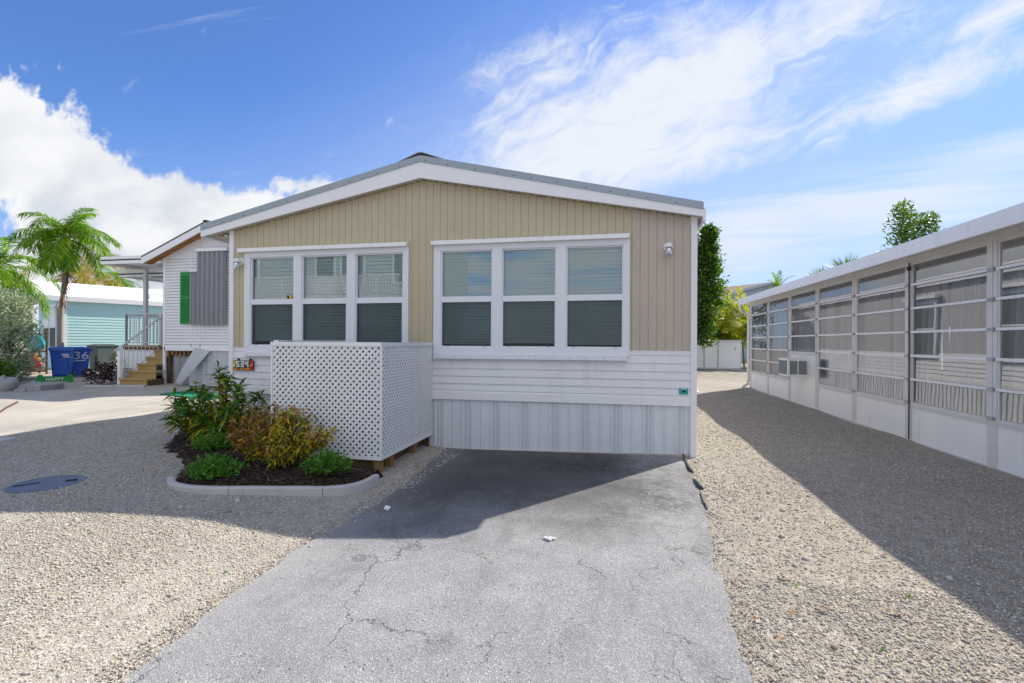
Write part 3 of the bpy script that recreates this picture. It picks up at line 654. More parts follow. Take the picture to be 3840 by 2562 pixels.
def fbot(x): return 3.917 - .191 * abs(x - RX)
fl, fr_ = -6.555, 1.16
b = MB()
for xa, xb in ((fl, RX), (RX, fr_)):
    b.ext([(xa, YR, fbot(xa)), (xb, YR, fbot(xb)), (xb, YR, ftop(xb) + .01), (xa, YR, ftop(xa) + .01)], (0, .022, 0))
b.build('fascia', M['white_trim'], home)
b = MB()
for xa, xb in ((fl, RX), (RX, fr_)):
    b.ext([(xa, YR + .022, fbot(xa) + .012), (xb, YR + .022, fbot(xb) + .012), (xb, YR + .022, fbot(xb) + .03), (xa, YR + .022, fbot(xa) + .03)], (0, YF - YR + .05, 0))
# left eave soffit, running back
b.box(fl, X0 + .03, YR + .2, YB, fbot(fl) + .015, fbot(fl) + .035)
for k in range(96):
    x = fl + .1 + k * (fr_ - fl - .2) / 95 + .02 * math.sin(k * 7.7); b.box(x - .02 - .012 * math.sin(k * 3.1), x + .02, YF - .012, YF - .006, fbot(x) + .004, fbot(x) + .012, 1)
b.build('soffit', [M['soffit'], M['dark_metal']], home)
MB().box(fl - .03, fl, YR, YB, fbot(fl) - .005, ftop(fl) + .01).build('fascia', M['white_trim'], home)
MB().box(fr_, fr_ + .035, YR, YB, fbot(fr_) - .06, ftop(fr_) + .015).build('gutter', M['white_trim'], home)
# windows
BL_UP = (.035, 0, .012, 0, .02, .004)
def window(x0):
    w = MB(); y0, y1 = YF - .035, YF + .05; gx = [x0 + .108 + .93 * k for k in range(3)]; gw = .795; zt, zb = 2.85, 1.42
    w.box(x0, x0 + WW, y0, y1, zt, WZ1); w.box(x0, x0 + WW, y0, y1, WZ0, zb)
    edges = [x0] + [e for g in gx for e in (g, g + gw)] + [x0 + WW]
    for k in range(0, 8, 2): w.box(edges[k], edges[k + 1], y0, y1, zb, zt)
    for x in [x0 + .035, x0 + .97, x0 + 1.90, x0 + WW - .035]:
        for z in np.arange(1.5, 2.85, .17): w.lathe([(.0045, 0), (.003, .004)], (x, y0, z), 6, 1, axis=(0, -1, 0))
    for k in range(12):
        x = x0 + .1 + k * (WW - .2) / 11; w.lathe([(.007, 0), (.005, .006)], (x, YF - .035, 2.997), 6, 2, axis=(0, -1, 0)); w.lathe([(.006, 0), (.004, .005)], (x, YF - .075, 1.278), 6, 2, axis=(0, -1, 0))
    fr = w.build('window', [M['frame_white'], M['grey_metal'], M['dark_metal']], home)
    sb = MB()
    for g in gx:      # sashes with inner lips
        sb.box(g, g + gw, YF - .02, YF + .035, 2.106, 2.151)
        for (za, zb2) in ((zb, 2.106), (2.151, zt)):
            d = 0.0 if za > 2 else -.012
            sb.box(g, g + .022, YF - .012 + d, YF + .035, za, zb2); sb.box(g + gw - .022, g + gw, YF - .012 + d, YF + .035, za, zb2)
            sb.box(g + .022, g + gw - .022, YF - .012 + d, YF + .035, zb2 - .02, zb2); sb.box(g + .022, g + gw - .022, YF - .012 + d, YF + .035, za, za + .02)
    sb.build('sash', M['frame_white'], fr)
    for g in gx:
        MB().quad((g, YF + .014, 2.15), (g + gw, YF + .014, 2.15), (g + gw, YF + .014, zt), (g, YF + .014, zt)).build('upper_pane', M['glass'], fr)
        MB().quad((g, YF + .006, zb), (g + gw, YF + .006, zb), (g + gw, YF + .006, 2.107), (g, YF + .006, 2.107)).build('lower_pane', M['glass_low'], fr)
        MB().quad((g + .02, YF - .014, zb + .015), (g + gw - .02, YF - .014, zb + .015), (g + gw - .02, YF - .014, 2.107), (g + .02, YF - .014, 2.107)).build('insect_screen', M['screen'], fr)
        bl = MB(); n = 56; h = (zt - zb) / n
        bl.box(g + .02, g + gw - .02, YF + .05, YF + .09, zt - .035, zt + .01)
        up_ = BL_UP[int(round((g - x0) / .93 - .1)) + (0 if x0 < -4 else 3)]
        for k in range(1, n):
            z = zb + .03 + up_ + k * (zt - zb - .06 - up_) / n; sag = .0025 * math.sin(k * 2.7 + g * 9)
            bl.quad((g + .015, YF + .055, z - .0115), (g + gw - .015, YF + .055, z - .0115 + sag), (g + gw - .015, YF + .064, z + .0122 + sag), (g + .015, YF + .064, z + .0122))
        for q in (.18, .82): bl.box(g + gw * q, g + gw * q + .004, YF + .050, YF + .053, zb + .03, zt - .02)
        bl.build('blind', M['blind'], fr)
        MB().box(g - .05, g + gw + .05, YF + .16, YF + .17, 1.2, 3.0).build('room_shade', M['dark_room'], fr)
        for q in (.14, .86): MB().box(g + gw * q - .022, g + gw * q + .022, YF - .03, YF - .012, zb + .004, zb + .02).build('latch', M['fin'], fr)
    sill = MB().box(x0 + .02, x0 + WW - .03, YF - .075, YF - .03, 1.25, 1.305).box(x0 + .02, x0 + WW - .03, YF - .03, YF + .0, 1.25, 1.315)
    sill.build('sill', M['frame_white'], fr, bevel=.004)
    hx0, hx1 = (x0 - .083, x0 + WW - .016) if x0 < -4 else (x0 - .025, x0 + WW - .006)
    hd = MB(); hz = 2.93
    hd.box(hx0, hx1, YF - .10, YF - .035, hz, hz + .06); hd.box(hx0, hx1, YF - .035, YF + .01, hz + .02, hz + .075)
    hd.build('header', M['white_metal'], fr, bevel=.004)
    return fr
wl = window(WIN[0][0]); window(WIN[1][0])
b = MB().box(-5.105, -4.972, YF + .007, YF + .0105, 2.158, 2.248, 0).box(-5.062, -5.012, YF + .0045, YF + .007, 2.183, 2.222, 1).box(-5.092, -4.985, YF + .0045, YF + .007, 2.229, 2.238, 2).box(-5.085, -4.992, YF + .0045, YF + .007, 2.165, 2.174, 2)
b.build('alarm_sticker', [M['sign_black'], M['yellow'], M['white_paint']], wl)
# wall lamps
def wall_lamp(x, z, label):
    t = thing('wall_lamp', label, 'lamp', (x, YF, z), 'wall lamps on the beige siding')
    MB().lathe([(.062, 0), (.062, .012), (.050, .022), (.02, .026)], (x, YF, z), 20, axis=(0, -1, 0)).build('back_plate', M['white_trim'], t, smooth=False)
    MB().tube([(x, YF - .02, z), (x, YF - .06, z + .012), (x, YF - .09, z + .012)], [.03, .028, .03], 10).lathe([(.047, .0), (.047, .045), (.030, .055)], (x, YF - .10, z - .018), 16).build('socket_cap', M['white_trim'], t)
    MB().lathe([(.040, 0), (.043, -.10), (.036, -.125)], (x, YF - .10, z - .018), 18).build('glass_jar', M['jar'], t, smooth=True)
    MB().lathe([(.014, 0), (.016, -.02), (.028, -.05), (.026, -.075), (.012, -.09)], (x, YF - .10, z - .015), 14).build('bulb', M['lamp_bulb'], t, smooth=True)
wall_lamp(-5.945, 2.79, 'white jar wall lamp on the narrow beige strip left of the left window')
wall_lamp(.735, 2.80, 'white jar wall lamp with clear glass on the wide beige wall near the right corner')
# house number plate
plate = thing('number_plate', 'black house number plate 534 with colourful painted border hanging on white lap siding', 'number plate', (-5.86, YF - .035, 1.02))
MB().box(-6.05, -5.67, YF - .05, YF - .034, 1.022, 1.183).build('plate', M['sign_black'], plate, bevel=.003)
def blocky(b, ch, x, z, w, h, t, y0, y1, mi=0):
    seg = {'5': 'tmb ul lr', '3': 'tmb ur lr', '4': 'm ul ur lr', '6': 'tmb ul ll lr'}[ch]
    for s_ in seg.replace('tmb', 't m b').split():
        r = {'t': (x, x + w, z + h - t, z + h), 'm': (x, x + w, z + h / 2 - t / 2, z + h / 2 + t / 2), 'b': (x, x + w, z, z + t), 'ul': (x, x + t, z + h / 2, z + h), 'ur': (x + w - t, x + w, z + h / 2, z + h), 'll': (x, x + t, z, z + h / 2), 'lr': (x + w - t, x + w, z, z + h / 2)}[s_]
        k = .0006 * (ord(s_[0]) % 5 + len(s_)); b.box(r[0], r[1], y0 - k, y1, r[2], r[3], mi)
for ch, xx in zip('534', (-5.985, -5.900, -5.818)):
    nb = MB(); blocky(nb, ch, xx, 1.075, .062, .098, .021, YF - .055, YF - .05); nb.build('digit', M['white_paint'], plate)
pb = MB(); cols = [M['red_paint'], M['yellow'], M['blue_bin'], M['green_paint'], M['orange_paint'], M['white_paint']]
rr_ = random.Random(3)
for k in range(13): x = -6.045 + k * .0285; pb.box(x, x + .024, YF - .053, YF - .05, 1.026, 1.062 + rr_.uniform(-.008, .006), rr_.choice([0, 1, 2, 3, 4, 0]))
for k in range(4): z = 1.068 + k * .028; pb.box(-6.046, -6.0 + rr_.uniform(-.006, .006), YF - .0535, YF - .05, z, z + .023, rr_.choice([1, 0, 5, 1])); pb.box(-5.745 + rr_.uniform(0, .02), -5.674, YF - .0535, YF - .05, z, z + .025, [0, 4, 0, 0][k])
pb.build('painted_border', cols, plate)
MB().box(-5.975, -5.955, YF - .045, YF - .01, 1.183, 1.212).box(-5.75, -5.73, YF - .045, YF - .01, 1.183, 1.212).build('hanger', M['dark_metal'], plate)
t = thing('utility_sign', 'small turquoise plaque with dark centre square near the right corner of the white siding', 'sign', (.94, YF - .02, .807))
MB().box(.884, .999, YF - .028, YF - .016, .807, .885).build('plaque', M['sign_teal'], t, bevel=.002)
MB().box(.926, .966, YF - .031, YF - .028, .832, .864).build('centre_square', M['sign_black'], t)
b = MB(); b.box(.912, .972, YF - .030, YF - .028, .870, .878); b.build('pale_strip', M['aqua'], t)
# ------------------------------------------------------------------ lattice enclosure
lat = thing('lattice_enclosure', 'white diagonal lattice enclosure on wooden posts in front of the left window', 'lattice screen', (-3.35, 5.3, 0))
def clip(poly, x0, x1, z0, z1):
    for ax, lim, sg in ((0, x0, 1), (0, x1, -1), (1, z0, 1), (1, z1, -1)):
        out = []
        for p, q in zip(poly, poly[1:] + poly[:1]):
            dp, dq = (p[ax] - lim) * sg, (q[ax] - lim) * sg
            if dp >= 0: out.append(p)
            if dp * dq < 0: k = dp / (dp - dq); out.append((p[0] + (q[0] - p[0]) * k, p[1] + (q[1] - p[1]) * k))
        poly = out
        if len(poly) < 3: return None
    return poly
def lattice(length, z0, z1, place, pitch=.0785, w=.0305):
    b = MB(); R2 = math.sqrt(.5); z1_ = z1 - z0; n = int((length + z1_) / pitch) + 3
    for lay, sg in ((0, 1), (1, -1)):
        for k in range(-1, n):
            c = k * pitch; s0, e = -2.5, 2.5; hw = w * R2 / 2
            if sg > 0: poly = [(c - 5 - hw, -5 + hw), (c - 5 + hw, -5 - hw), (c + 5 + hw, 5 - hw), (c + 5 - hw, 5 + hw)]; poly = [(x - z1_, z) for x, z in poly]
            else: poly = [(c + 5 - hw, -5 - hw), (c + 5 + hw, -5 + hw), (c - 5 + hw, 5 + hw), (c - 5 - hw, 5 - hw)]
            p = clip(poly, 0, length, 0, z1_)
            if p: b.ext([place(x, z0 + z, lay * .006) for x, z in p], Vector(place(0, 0, .0055)) - Vector(place(0, 0, 0)))
    return b
LX0, LX1, LY = -4.085, -2.63, 5.27
lattice(LX1 - LX0, .125, 1.455, lambda x, z, d: (LX0 + x, LY + d, z)).build('lattice_panel', M['white_vinyl'], lat)
lattice(YF - LY - .03, .125, 1.455, lambda y, z, d: (LX1 - d, LY + .016 + y, z)).build('lattice_panel', M['white_vinyl'], lat)
lattice(YF - LY - .03, .125, 1.455, lambda y, z, d: (LX0 + d, LY + .016 + y, z)).build('lattice_panel', M['white_vinyl'], lat)
b = MB(); b.box(LX0 - .012, LX1 + .006, LY - .010, LY - .001, 1.44, 1.478).box(LX0 - .012, LX1 + .006, LY - .010, LY + .05, 1.478, 1.49); b.build('cap_rail', M['white_trim'], lat, bevel=.003)
MB().box(LX1 + .001, LX1 + .010, LY + .012, YF - .03, 1.44, 1.478).box(LX1 - .05, LX1 + .010, LY + .052, YF - .03, 1.478, 1.488).build('cap_rail', M['white_trim'], lat, bevel=.003)
MB().box(LX0 - .012, LX0 + .055, LY + .052, YF - .03, 1.482, 1.51).build('cap_rail', M['white_trim'], lat, bevel=.003)
MB().box(LX0, LX1, LY - .009, LY - .001, .115, .158).build('bottom_rail', M['white_trim'], lat)
MB().box(LX1 + .001, LX1 + .009, LY, YF - .03, .115, .158).build('bottom_rail', M['white_trim'], lat)
MB().box(LX1 - .006, LX1 + .008, LY - .008, LY + .014, .158, 1.44).build('corner_strip', M['white_trim'], lat)
MB().box(LX0 - .002, LX0 + .02, LY - .008, LY - .001, .158, 1.44).build('corner_strip', M['white_trim'], lat)
for x, y in ((LX1 - .115, LY + .03), (LX1 - .115, LY + .32), (LX1 - .115, LY + 1.05), (LX0 + .03, LY + .03), (LX0 + .03, LY + 1.0)):
    MB().box(x, x + .09, y, y + .09, G(x) - .03, 1.45 if x > -3 else 1.46).build('post', M['post_wood'], lat, bevel=.004)
MB().box(LX0 + .14, LX0 + .23, LY + .05, LY + .09, .2, 1.5).build('post', M['post_wood'], lat)
MB().box(LX1 - .16, LX1 - .12, LY + .13, YF - .06, -.1, .22).build('base_board', M['brown_wood'], lat)
MB().box(LX0 + .13, LX1 - .13, LY + .06, LY + .10, .0, .2).build('base_board', M['brown_wood'], lat)
MB().box(LX1 - .5, LX1 - .03, YF - .1, YF - .06, -.1, .30).build('base_board', M['brown_wood'], lat)
cab = thing('added_cabinet', 'dark grey cabinet added inside the lattice enclosure to darken the view through its holes', 'heat pump', (-3.35, 6.2, .03))  # added dark box, hides the white wall so the lattice holes look shaded
MB().box(-3.98, -2.80, 5.75, 6.78, .04, 1.36).build('cabinet', M['dark_room'], cab, bevel=.02)
b = MB()
for k in range(22): b.box(-3.93, -2.87, 5.735, 5.748, .1 + k * .055, .132 + k * .055)
b.build('slats', M['dark'], cab)
MB().lathe([(.34, 0), (.34, .03), (.3, .05)], (-3.4, 6.25, 1.36), 24).build('top_ring', M['dark_metal'], cab)
# ------------------------------------------------------------------ planter edging
edge_pts = [(-4.47, 4.20), (-4.30, 4.06), (-4.10, 3.99), (-3.87, 3.985), (-3.6, 4.04), (-3.24, 4.15), (-2.97, 4.28), (-2.80, 4.36), (-2.62, 4.52), (-2.53, 4.72), (-2.515, 5.0)]
def edging(pts, label):
    c = [Vector((x, y, 0)) for x, y in pts]; v = []; n = len(c)
    for i, p in enumerate(c):
        t_ = (c[min(i + 1, n - 1)] - c[max(i - 1, 0)]).normalized(); nr = Vector((-t_.y, t_.x, 0)); z = G(p.x) * .6
        v += [p + Vector((0, 0, z - .06)), p + Vector((0, 0, z + .062)), p + nr * .012 + Vector((0, 0, z + .075)), p + nr * .06 + Vector((0, 0, z + .075)), p + nr * .07 + Vector((0, 0, z - .06))]
    f = [[i * 5 + k, i * 5 + (k + 1) % 5, i * 5 + 5 + (k + 1) % 5, i * 5 + 5 + k] for i in range(n - 1) for k in range(5)] + [[4, 3, 2, 1, 0], [n * 5 - 5 + k for k in range(5)]]
    o = link_mesh('concrete_edging', np.array([tuple(p) for p in v]), f, M['edging'], loc=(pts[0][0], pts[0][1], 0))
    return tag(o, label, 'edging', 'curved concrete edging around the planting bed')
def fine(pts, k=4):
    P = np.array(pts); u = np.linspace(0, len(P) - 1, (len(P) - 1) * k + 1); out = []
    for q in u:
        i = min(int(q), len(P) - 2); f_ = q - i; p0 = P[max(i - 1, 0)]; p1 = P[i]; p2 = P[i + 1]; p3 = P[min(i + 2, len(P) - 1)]
        out.append(tuple(.5 * ((2 * p1) + (-p0 + p2) * f_ + (2 * p0 - 5 * p1 + 4 * p2 - p3) * f_ ** 2 + (-p0 + 3 * p1 - 3 * p2 + p3) * f_ ** 3)))
    return out
fp = fine(edge_pts); joint = lambda a, b: fp[a:b + 1]
edging(joint(0, 16), 'curved concrete edging at the bright green bush end of the planting bed')
edging([tuple(np.array(fp[16]) + (.004, .002))] + joint(17, 28), 'straightish concrete edging in the middle front of the planting bed')
edging([tuple(np.array(fp[28]) + (.004, .003))] + joint(29, 40), 'curved concrete edging ending at the brown lattice post')
edging(fine([(-6.78, 6.75), (-6.72, 6.45), (-6.56, 6.28)]), 'short concrete edging at the back of the bed beside the tall croton')
# ------------------------------------------------------------------ leaf tools
def unit(a): return a / np.maximum(np.linalg.norm(a, axis=-1, keepdims=True), 1e-9)
def leaf_quads(P, D, L, Wd, up=None, fold=.25):
    """diamond leaves: base P, direction D, length L, width Wd"""
    n = len(P); up = unit(rng.normal(size=(n, 3))) if up is None else up
    Sd = unit(np.cross(D, up)); N = np.cross(Sd, D); L = np.asarray(L).reshape(-1, 1); Wd = np.asarray(Wd).reshape(-1, 1)
    a = P; c = P + D * L; m = P + D * L * .45 + N * Wd * fold
    V = np.stack([a, m + Sd * Wd * .5, c, m - Sd * Wd * .5], 1).reshape(-1, 3)
    return V, np.arange(4 * n).reshape(-1, 4)
def ribbon(P, D, L, Wd, droop, up=None, segs=4, curl=None, peak=.45):
    """long leaves that bend under their weight"""
    n = len(P); L = np.broadcast_to(np.asarray(L, float).reshape(-1, 1), (n, 1)); Wd = np.broadcast_to(np.asarray(Wd, float).reshape(-1, 1), (n, 1)); droop = np.broadcast_to(np.asarray(droop, float).reshape(-1, 1), (n, 1))
    up = np.tile([0, 0, 1.0], (n, 1)) + rng.normal(size=(n, 3)) * .35 if up is None else up
    Sd = unit(np.cross(D, up)); V = []
    for k in range(segs + 1):
        s_ = k / segs; c = P + D * L * s_ - np.array([0, 0, 1.0]) * droop * L * s_ * s_
        if curl is not None: c = c + Sd * curl * L * math.sin(s_ * 5.0) * .25
        w = Wd * (.12 + .88 * (math.sin(PI * min(1, s_ ** .75)) ** .8 if 0 < s_ < 1 else 0)) * .5
        V += [c - Sd * w, c + Sd * w]
    V = np.stack(V, 1).reshape(-1, 3); m = 2 * (segs + 1)
    f = np.array([[2 * k, 2 * k + 1, 2 * k + 3, 2 * k + 2] for k in range(segs)])
    return V, (f[None] + (np.arange(n) * m)[:, None, None]).reshape(-1, 4)
def merge(parts):
    V = []; F = []; o = 0
    for v, f in parts: V.append(v); F.append(f + o); o += len(v)
    return np.concatenate(V), np.concatenate(F)
def dirs(n, zmin=-.2, zmax=1.0):
    z = rng.uniform(zmin, zmax, n); a = rng.uniform(0, 2 * PI, n); r = np.sqrt(1 - z * z); return np.stack([r * np.cos(a), r * np.sin(a), z], 1)
# palm with arching feather fronds, each frond a part
def frond(name, base, az, el, length, mats, parent, droop=.9, nl=46, lw=.035, ll=.42, hang=.35, rach=.018):
    d0 = Vector((math.cos(az) * math.cos(el), math.sin(az) * math.cos(el), math.sin(el))); pts = []; tan = []
    p = Vector(base); d = d0.copy(); N = 14
    for k in range(N + 1):
        pts.append(p.copy()); tan.append(d.copy()); p = p + d * (length / N); d = (d + Vector((0, 0, -droop / N * (1 + .8 * k / N)))).normalized()
    pa = np.array([tuple(q) for q in pts]); ta = np.array([tuple(q) for q in tan]); side = unit(np.cross(ta, np.tile([0, 0, 1.0], (N + 1, 1)) + 1e-4)); upn = np.cross(side, ta)
    s_ = np.repeat(np.linspace(.14, 1, nl), 2); sg = np.tile([1, -1], nl).astype(float); u = s_ * N; i = np.minimum(u.astype(int), N - 1); f_ = (u - i)[:, None]
    B = pa[i] * (1 - f_) + pa[i + 1] * f_; T = unit(ta[i] * (1 - f_) + ta[i + 1] * f_); Sd = side[i]; Un = upn[i]
    n = len(B); D = unit(T * (.45 + .5 * s_[:, None]) + Sd * sg[:, None] * .85 + Un * rng.uniform(-.15, .45, (n, 1)) + rng.normal(size=(n, 3)) * .10)
    Ls = ll * (.35 + .65 * np.sin(PI * np.clip(s_ * .9 + .08, 0, 1))) * rng.uniform(.85, 1.1, n)
    v1, f1 = ribbon(B, D, Ls, lw * rng.uniform(.7, 1.1, n), hang * rng.uniform(.5, 1.4, n), up=Un, segs=3)
    rb = MB(); rb.tube(pts, [rach * (1 - .85 * k / N) for k in range(N + 1)], 5)
    rv = np.array(rb.v); k4 = [q for q in rb.f if len(q) == 4]
    V = np.concatenate([v1, rv]); F = np.concatenate([f1, np.array(k4) + len(v1)])
    return link_mesh(name, V, F, mats, np.concatenate([np.zeros(len(f1)), np.full(len(k4), 1)]), parent)
def palm(label, base, crown, bend, r0, r1, nf, length, leafm, group=None, el=(-.35, 1.35), seed=0, shaft=True, nl=46, ll=.42, lw=.035, hang=.35, spec=None, droop=(.9, 1.5), name='palm_tree'):
    rr = random.Random(seed); t = thing(name, label, 'palm tree', base, group)
    b0, c0 = Vector(base), Vector(crown); pts = []; rs = []
    for k in range(13):
        s_ = k / 12; p = b0.lerp(c0, s_) + Vector(bend) * math.sin(PI * s_); pts.append(p); rs.append(r0 * (1.25 if k == 0 else 1) + (r1 - r0) * s_ + .004 * (k % 2))
    MB().tube(pts, rs, 10).build('trunk', M['bark'], t, smooth=True)
    if shaft: MB().tube([c0 + Vector((0, 0, -.02)), c0 + Vector((0, 0, .25)), c0 + Vector((0, 0, .55))], [r1 * 1.25, r1 * 1.2, r1 * .5], 10).build('crownshaft', M['crownshaft'], t, smooth=True)
    bp = c0 + Vector((0, 0, .45 if shaft else .05))
    lst = spec or [(2 * PI * (k * .618 + rr.uniform(-.04, .04)), el[0] + (el[1] - el[0]) * (k / max(1, nf - 1)) ** 1.0, length * rr.uniform(.85, 1.08)) for k in range(nf)]
    for az, e, L in lst: frond('frond', bp, az, e, L, [leafm, M['crownshaft']], t, droop=rr.uniform(*droop), nl=nl, ll=ll, lw=lw, hang=hang)
    return t
# bushy trees: limbs with leaves spread round many twig ends
def leafy(name, parent, clumps, per, spread, L, wd, leafm, zmin=-.4):
    C = np.array(clumps, float); n = len(C) * per
    c = np.repeat(C[:, :3], per, 0); r = np.repeat(C[:, 3], per); d = unit(rng.normal(size=(n, 3))) * (rng.random(n) ** .45)[:, None]
    P = c + d * r[:, None] * spread; D = unit(unit(d) * .8 + dirs(n, zmin, .9) * .9)
    V, F = leaf_quads(P, D, L * rng.uniform(.6, 1.25, n), wd * rng.uniform(.7, 1.2, n))
    return link_mesh(name, V, F, leafm, parent=parent)
def bush_tree(name, label, cat, base, clumps, per, leafm, L, wd, trunk_r=.08, group=None, spread=1.0, bark='bark_dark'):
    t = thing(name, label, cat, base, group); b = MB(); b0 = Vector(base); C = sorted(clumps, key=lambda q: q[2]); top_ = Vector(C[-1][:3])
    low = Vector((b0.x, b0.y, b0.z + (C[0][2] - b0.z) * .8)); b.tube([b0, b0.lerp(low, .5) + Vector((trunk_r * .4, 0, 0)), low, low.lerp(top_, .5), top_], [trunk_r * 1.2, trunk_r, trunk_r * .85, trunk_r * .5, trunk_r * .15], 8)
    for q in C[:-1]:
        e = Vector(q[:3]); s_ = low.lerp(top_, min(.8, max(0, (e.z - low.z) / max(.1, top_.z - low.z) * .75))); b.tube([s_, s_.lerp(e, .5) + Vector((0, 0, .04)), e], [trunk_r * .4, trunk_r * .25, trunk_r * .1], 5, cap=False)
    b.build('trunk', M[bark], t); leafy('crown', t, clumps, per, spread, L, wd, leafm); return t
# ------------------------------------------------------------------ planting bed
def croton(label, base, stems, mats, L, wd, per, droop, name, curl=None, stem_r=.012, extra=None):
    t = thing(name, label, 'shrub', base); b = MB(); parts = []; n_mat = []
    for (dx, dy, h, lean) in stems:
        b0 = Vector(base); tip = b0 + Vector((dx, dy, h)); midp = b0.lerp(tip, .5) + Vector((dx * .25, dy * .25, -h * .06)); b.tube([b0 + Vector((dx * .15, dy * .15, -.03)), midp, tip], [stem_r, stem_r * .8, stem_r * .4], 5)
        for q, (lo, hi, mi, cnt) in enumerate(per):
            n = cnt; s_ = rng.uniform(lo, hi, n)[:, None]; A = np.array(tuple(b0 + Vector((dx * .15, dy * .15, 0)))); Mi = np.array(tuple(midp)); T = np.array(tuple(tip))
            P = A * (1 - s_) ** 2 + 2 * Mi * s_ * (1 - s_) + T * s_ ** 2; D = dirs(n, -.35 if hi < .9 else -.05, .55 if hi < .9 else 1.0)
            v, f = ribbon(P, D, L * rng.uniform(.65, 1.15, n), wd * rng.uniform(.75, 1.15, n), droop * rng.uniform(.5, 1.5, n), segs=5, curl=(rng.uniform(-1, 1, (n, 1)) * curl if curl else None)); parts.append((v, f)); n_mat += [mi] * len(f)
    b.build('stem', M['bark_dark'], t)
    V, F = merge(parts); link_mesh('foliage', V, F, mats, n_mat, t); return t
rs_ = random.Random(5)
st = [(-.6, -.1, .56, 0), (-.05, .1, .95, 0), (-.45, .1, .72, 0), (.4, -.1, .66, 0), (.62, -.05, .5, 0), (-.05, -.05, 1.06, 0), (-.62, -.22, .66, 0), (-.34, -.16, .82, 0), (.22, .02, .84, 0), (.52, .1, .72, 0), (-.78, -.1, .52, 0), (.06, -.32, .70, 0), (-.28, -.36, .50, 0), (.34, -.30, .52, 0), (-.52, -.38, .38, 0), (.04, -.42, .40, 0), (-.15, .18, .86, 0), (.75, .20, .62, 0), (.95, .35, .66, 0), (-.12, -.40, .58, 0), (.20, -.42, .30, 0)]
croton('tall croton shrub with long green and yellow leaves beside the lattice', (-5.42, 6.02, .05), st, [M['croton_leaf'], M['croton_top']], .22, .038, [(.22, .90, 0, 64), (.86, 1.02, 1, 24)], .55, 'croton_shrub')
st = [(-.30, 0, .50, 0), (-.15, -.05, .62, 0), (.05, .05, .66, 0), (.22, -.04, .56, 0), (.42, 0, .46, 0), (-.38, -.1, .32, 0), (.50, .05, .30, 0), (.0, -.18, .46, 0), (.26, -.2, .38, 0), (-.2, -.2, .40, 0), (.12, .16, .6, 0), (-.42, .1, .44, 0), (.60, .0, .44, 0), (.35, .15, .52, 0)]
st += [(.14, -.12, .52, 0), (.13, .0, .62, 0), (.10, -.16, .42, 0), (.02, -.08, .64, 0), (.2, -.14, .48, 0), (-.45, -.05, .46, 0), (-.05, -.1, .6, 0), (.16, .1, .6, 0), (.5, -.1, .36, 0), (.66, .1, .40, 0), (.3, -.25, .26, 0)]
croton('red and golden croton shrub with curled narrow leaves in front of the lattice', (-3.86, 4.93, .07), [q for q in st if q[0] < .12], [M['red_leaf'], M['gold_croton']], .085, .021, [(.45, 1.06, 0, 90), (.20, .9, 1, 90)], .35, 'red_croton_shrub', curl=.9)
_o = S.collection.objects; st += [(.16, -.02, .58, 0), (.13, .12, .5, 0), (.14, -.2, .34, 0), (.28, .08, .60, 0)]; root = [q for q in _o if q.get('label', '').startswith('red and golden')][0]
def add_foliage(root, base, stems, mats, L, wd, per, droop, curl):
    b = MB(); parts = []; nm = []
    for (dx, dy, h, _) in stems:
        b0 = Vector(base); tip = b0 + Vector((dx, dy, h)); midp = b0.lerp(tip, .5) + Vector((dx * .25, dy * .25, -h * .06)); b.tube([b0 + Vector((dx * .15, dy * .15, -.03)), midp, tip], [.010, .008, .004], 5)
        for lo, hi, mi, n in per:
            s_ = rng.uniform(lo, hi, n)[:, None]; A, Mi, T = (np.array(tuple(q)) for q in (b0, midp, tip)); P = A * (1 - s_) ** 2 + 2 * Mi * s_ * (1 - s_) + T * s_ ** 2 + rng.normal(size=(n, 3)) * .03; D = dirs(n, -.5, .9)
            v, f = ribbon(P, D, L * rng.uniform(.65, 1.15, n), wd * rng.uniform(.75, 1.15, n), droop * rng.uniform(.5, 1.5, n), segs=5, curl=rng.uniform(-1, 1, (n, 1)) * curl); parts.append((v, f)); nm += [mi] * len(f)
    b.build('stem', M['bark_dark'], root); V, F = merge(parts); link_mesh('foliage', V, F, mats, nm, root)
add_foliage(root, (-3.80, 4.93, .07), [q for q in st if q[0] >= .12], [M['gold_croton'], M['red_leaf']], .085, .021, [(.25, 1.05, 0, 140), (.5, 1.06, 1, 40)], .35, .9)
def low_shrub(label, base, rx, ry, h, n, seed):
    t = thing('low_shrub', label, 'shrub', base, 'low green shrubs in the planting bed'); b = MB(); bv = Vector(base); tips = []
    for k in range(46):
        a = 2 * PI * k * .618; r = math.sqrt((k + .5) / 46); tip = bv + Vector((math.cos(a) * r * rx, math.sin(a) * r * ry, h * (1.05 - .62 * r * r) * (.85 + .3 * ((k * 37) % 10) / 10))); tips.append((tip, r)); b.tube([bv, bv.lerp(tip, .5) + Vector((0, 0, .03)), tip], [.006, .004, .002], 4, cap=False)
    b.build('stem', M['bark_dark'], t); P = []; D = []
    for tip, r in tips:
        ax = (tip - bv).normalized()
        for q in range(n):
            s_ = rng.uniform(.35, 1.04); P.append(tuple(bv.lerp(tip, s_) + Vector(rng.normal(0, .012, 3)))); dd = Vector(ax * .7) + Vector(rng.normal(0, .6, 3)) + Vector((0, 0, .35)); D.append(tuple(dd.normalized()))
    V, F = leaf_quads(np.array(P), np.array(D), .034 * rng.uniform(.7, 1.2, len(P)), .019 * rng.uniform(.7, 1.2, len(P))); link_mesh('foliage', V, F, M['low_leaf'], parent=t); return t
low_shrub('bright low green shrub beside the curved edging, nearest the gravel', (-4.03, 4.36, .06), .33, .24, .22, 46, 1)
low_shrub('dark low green shrub under the tall croton', (-5.02, 5.42, .07), .32, .26, .21, 40, 2)
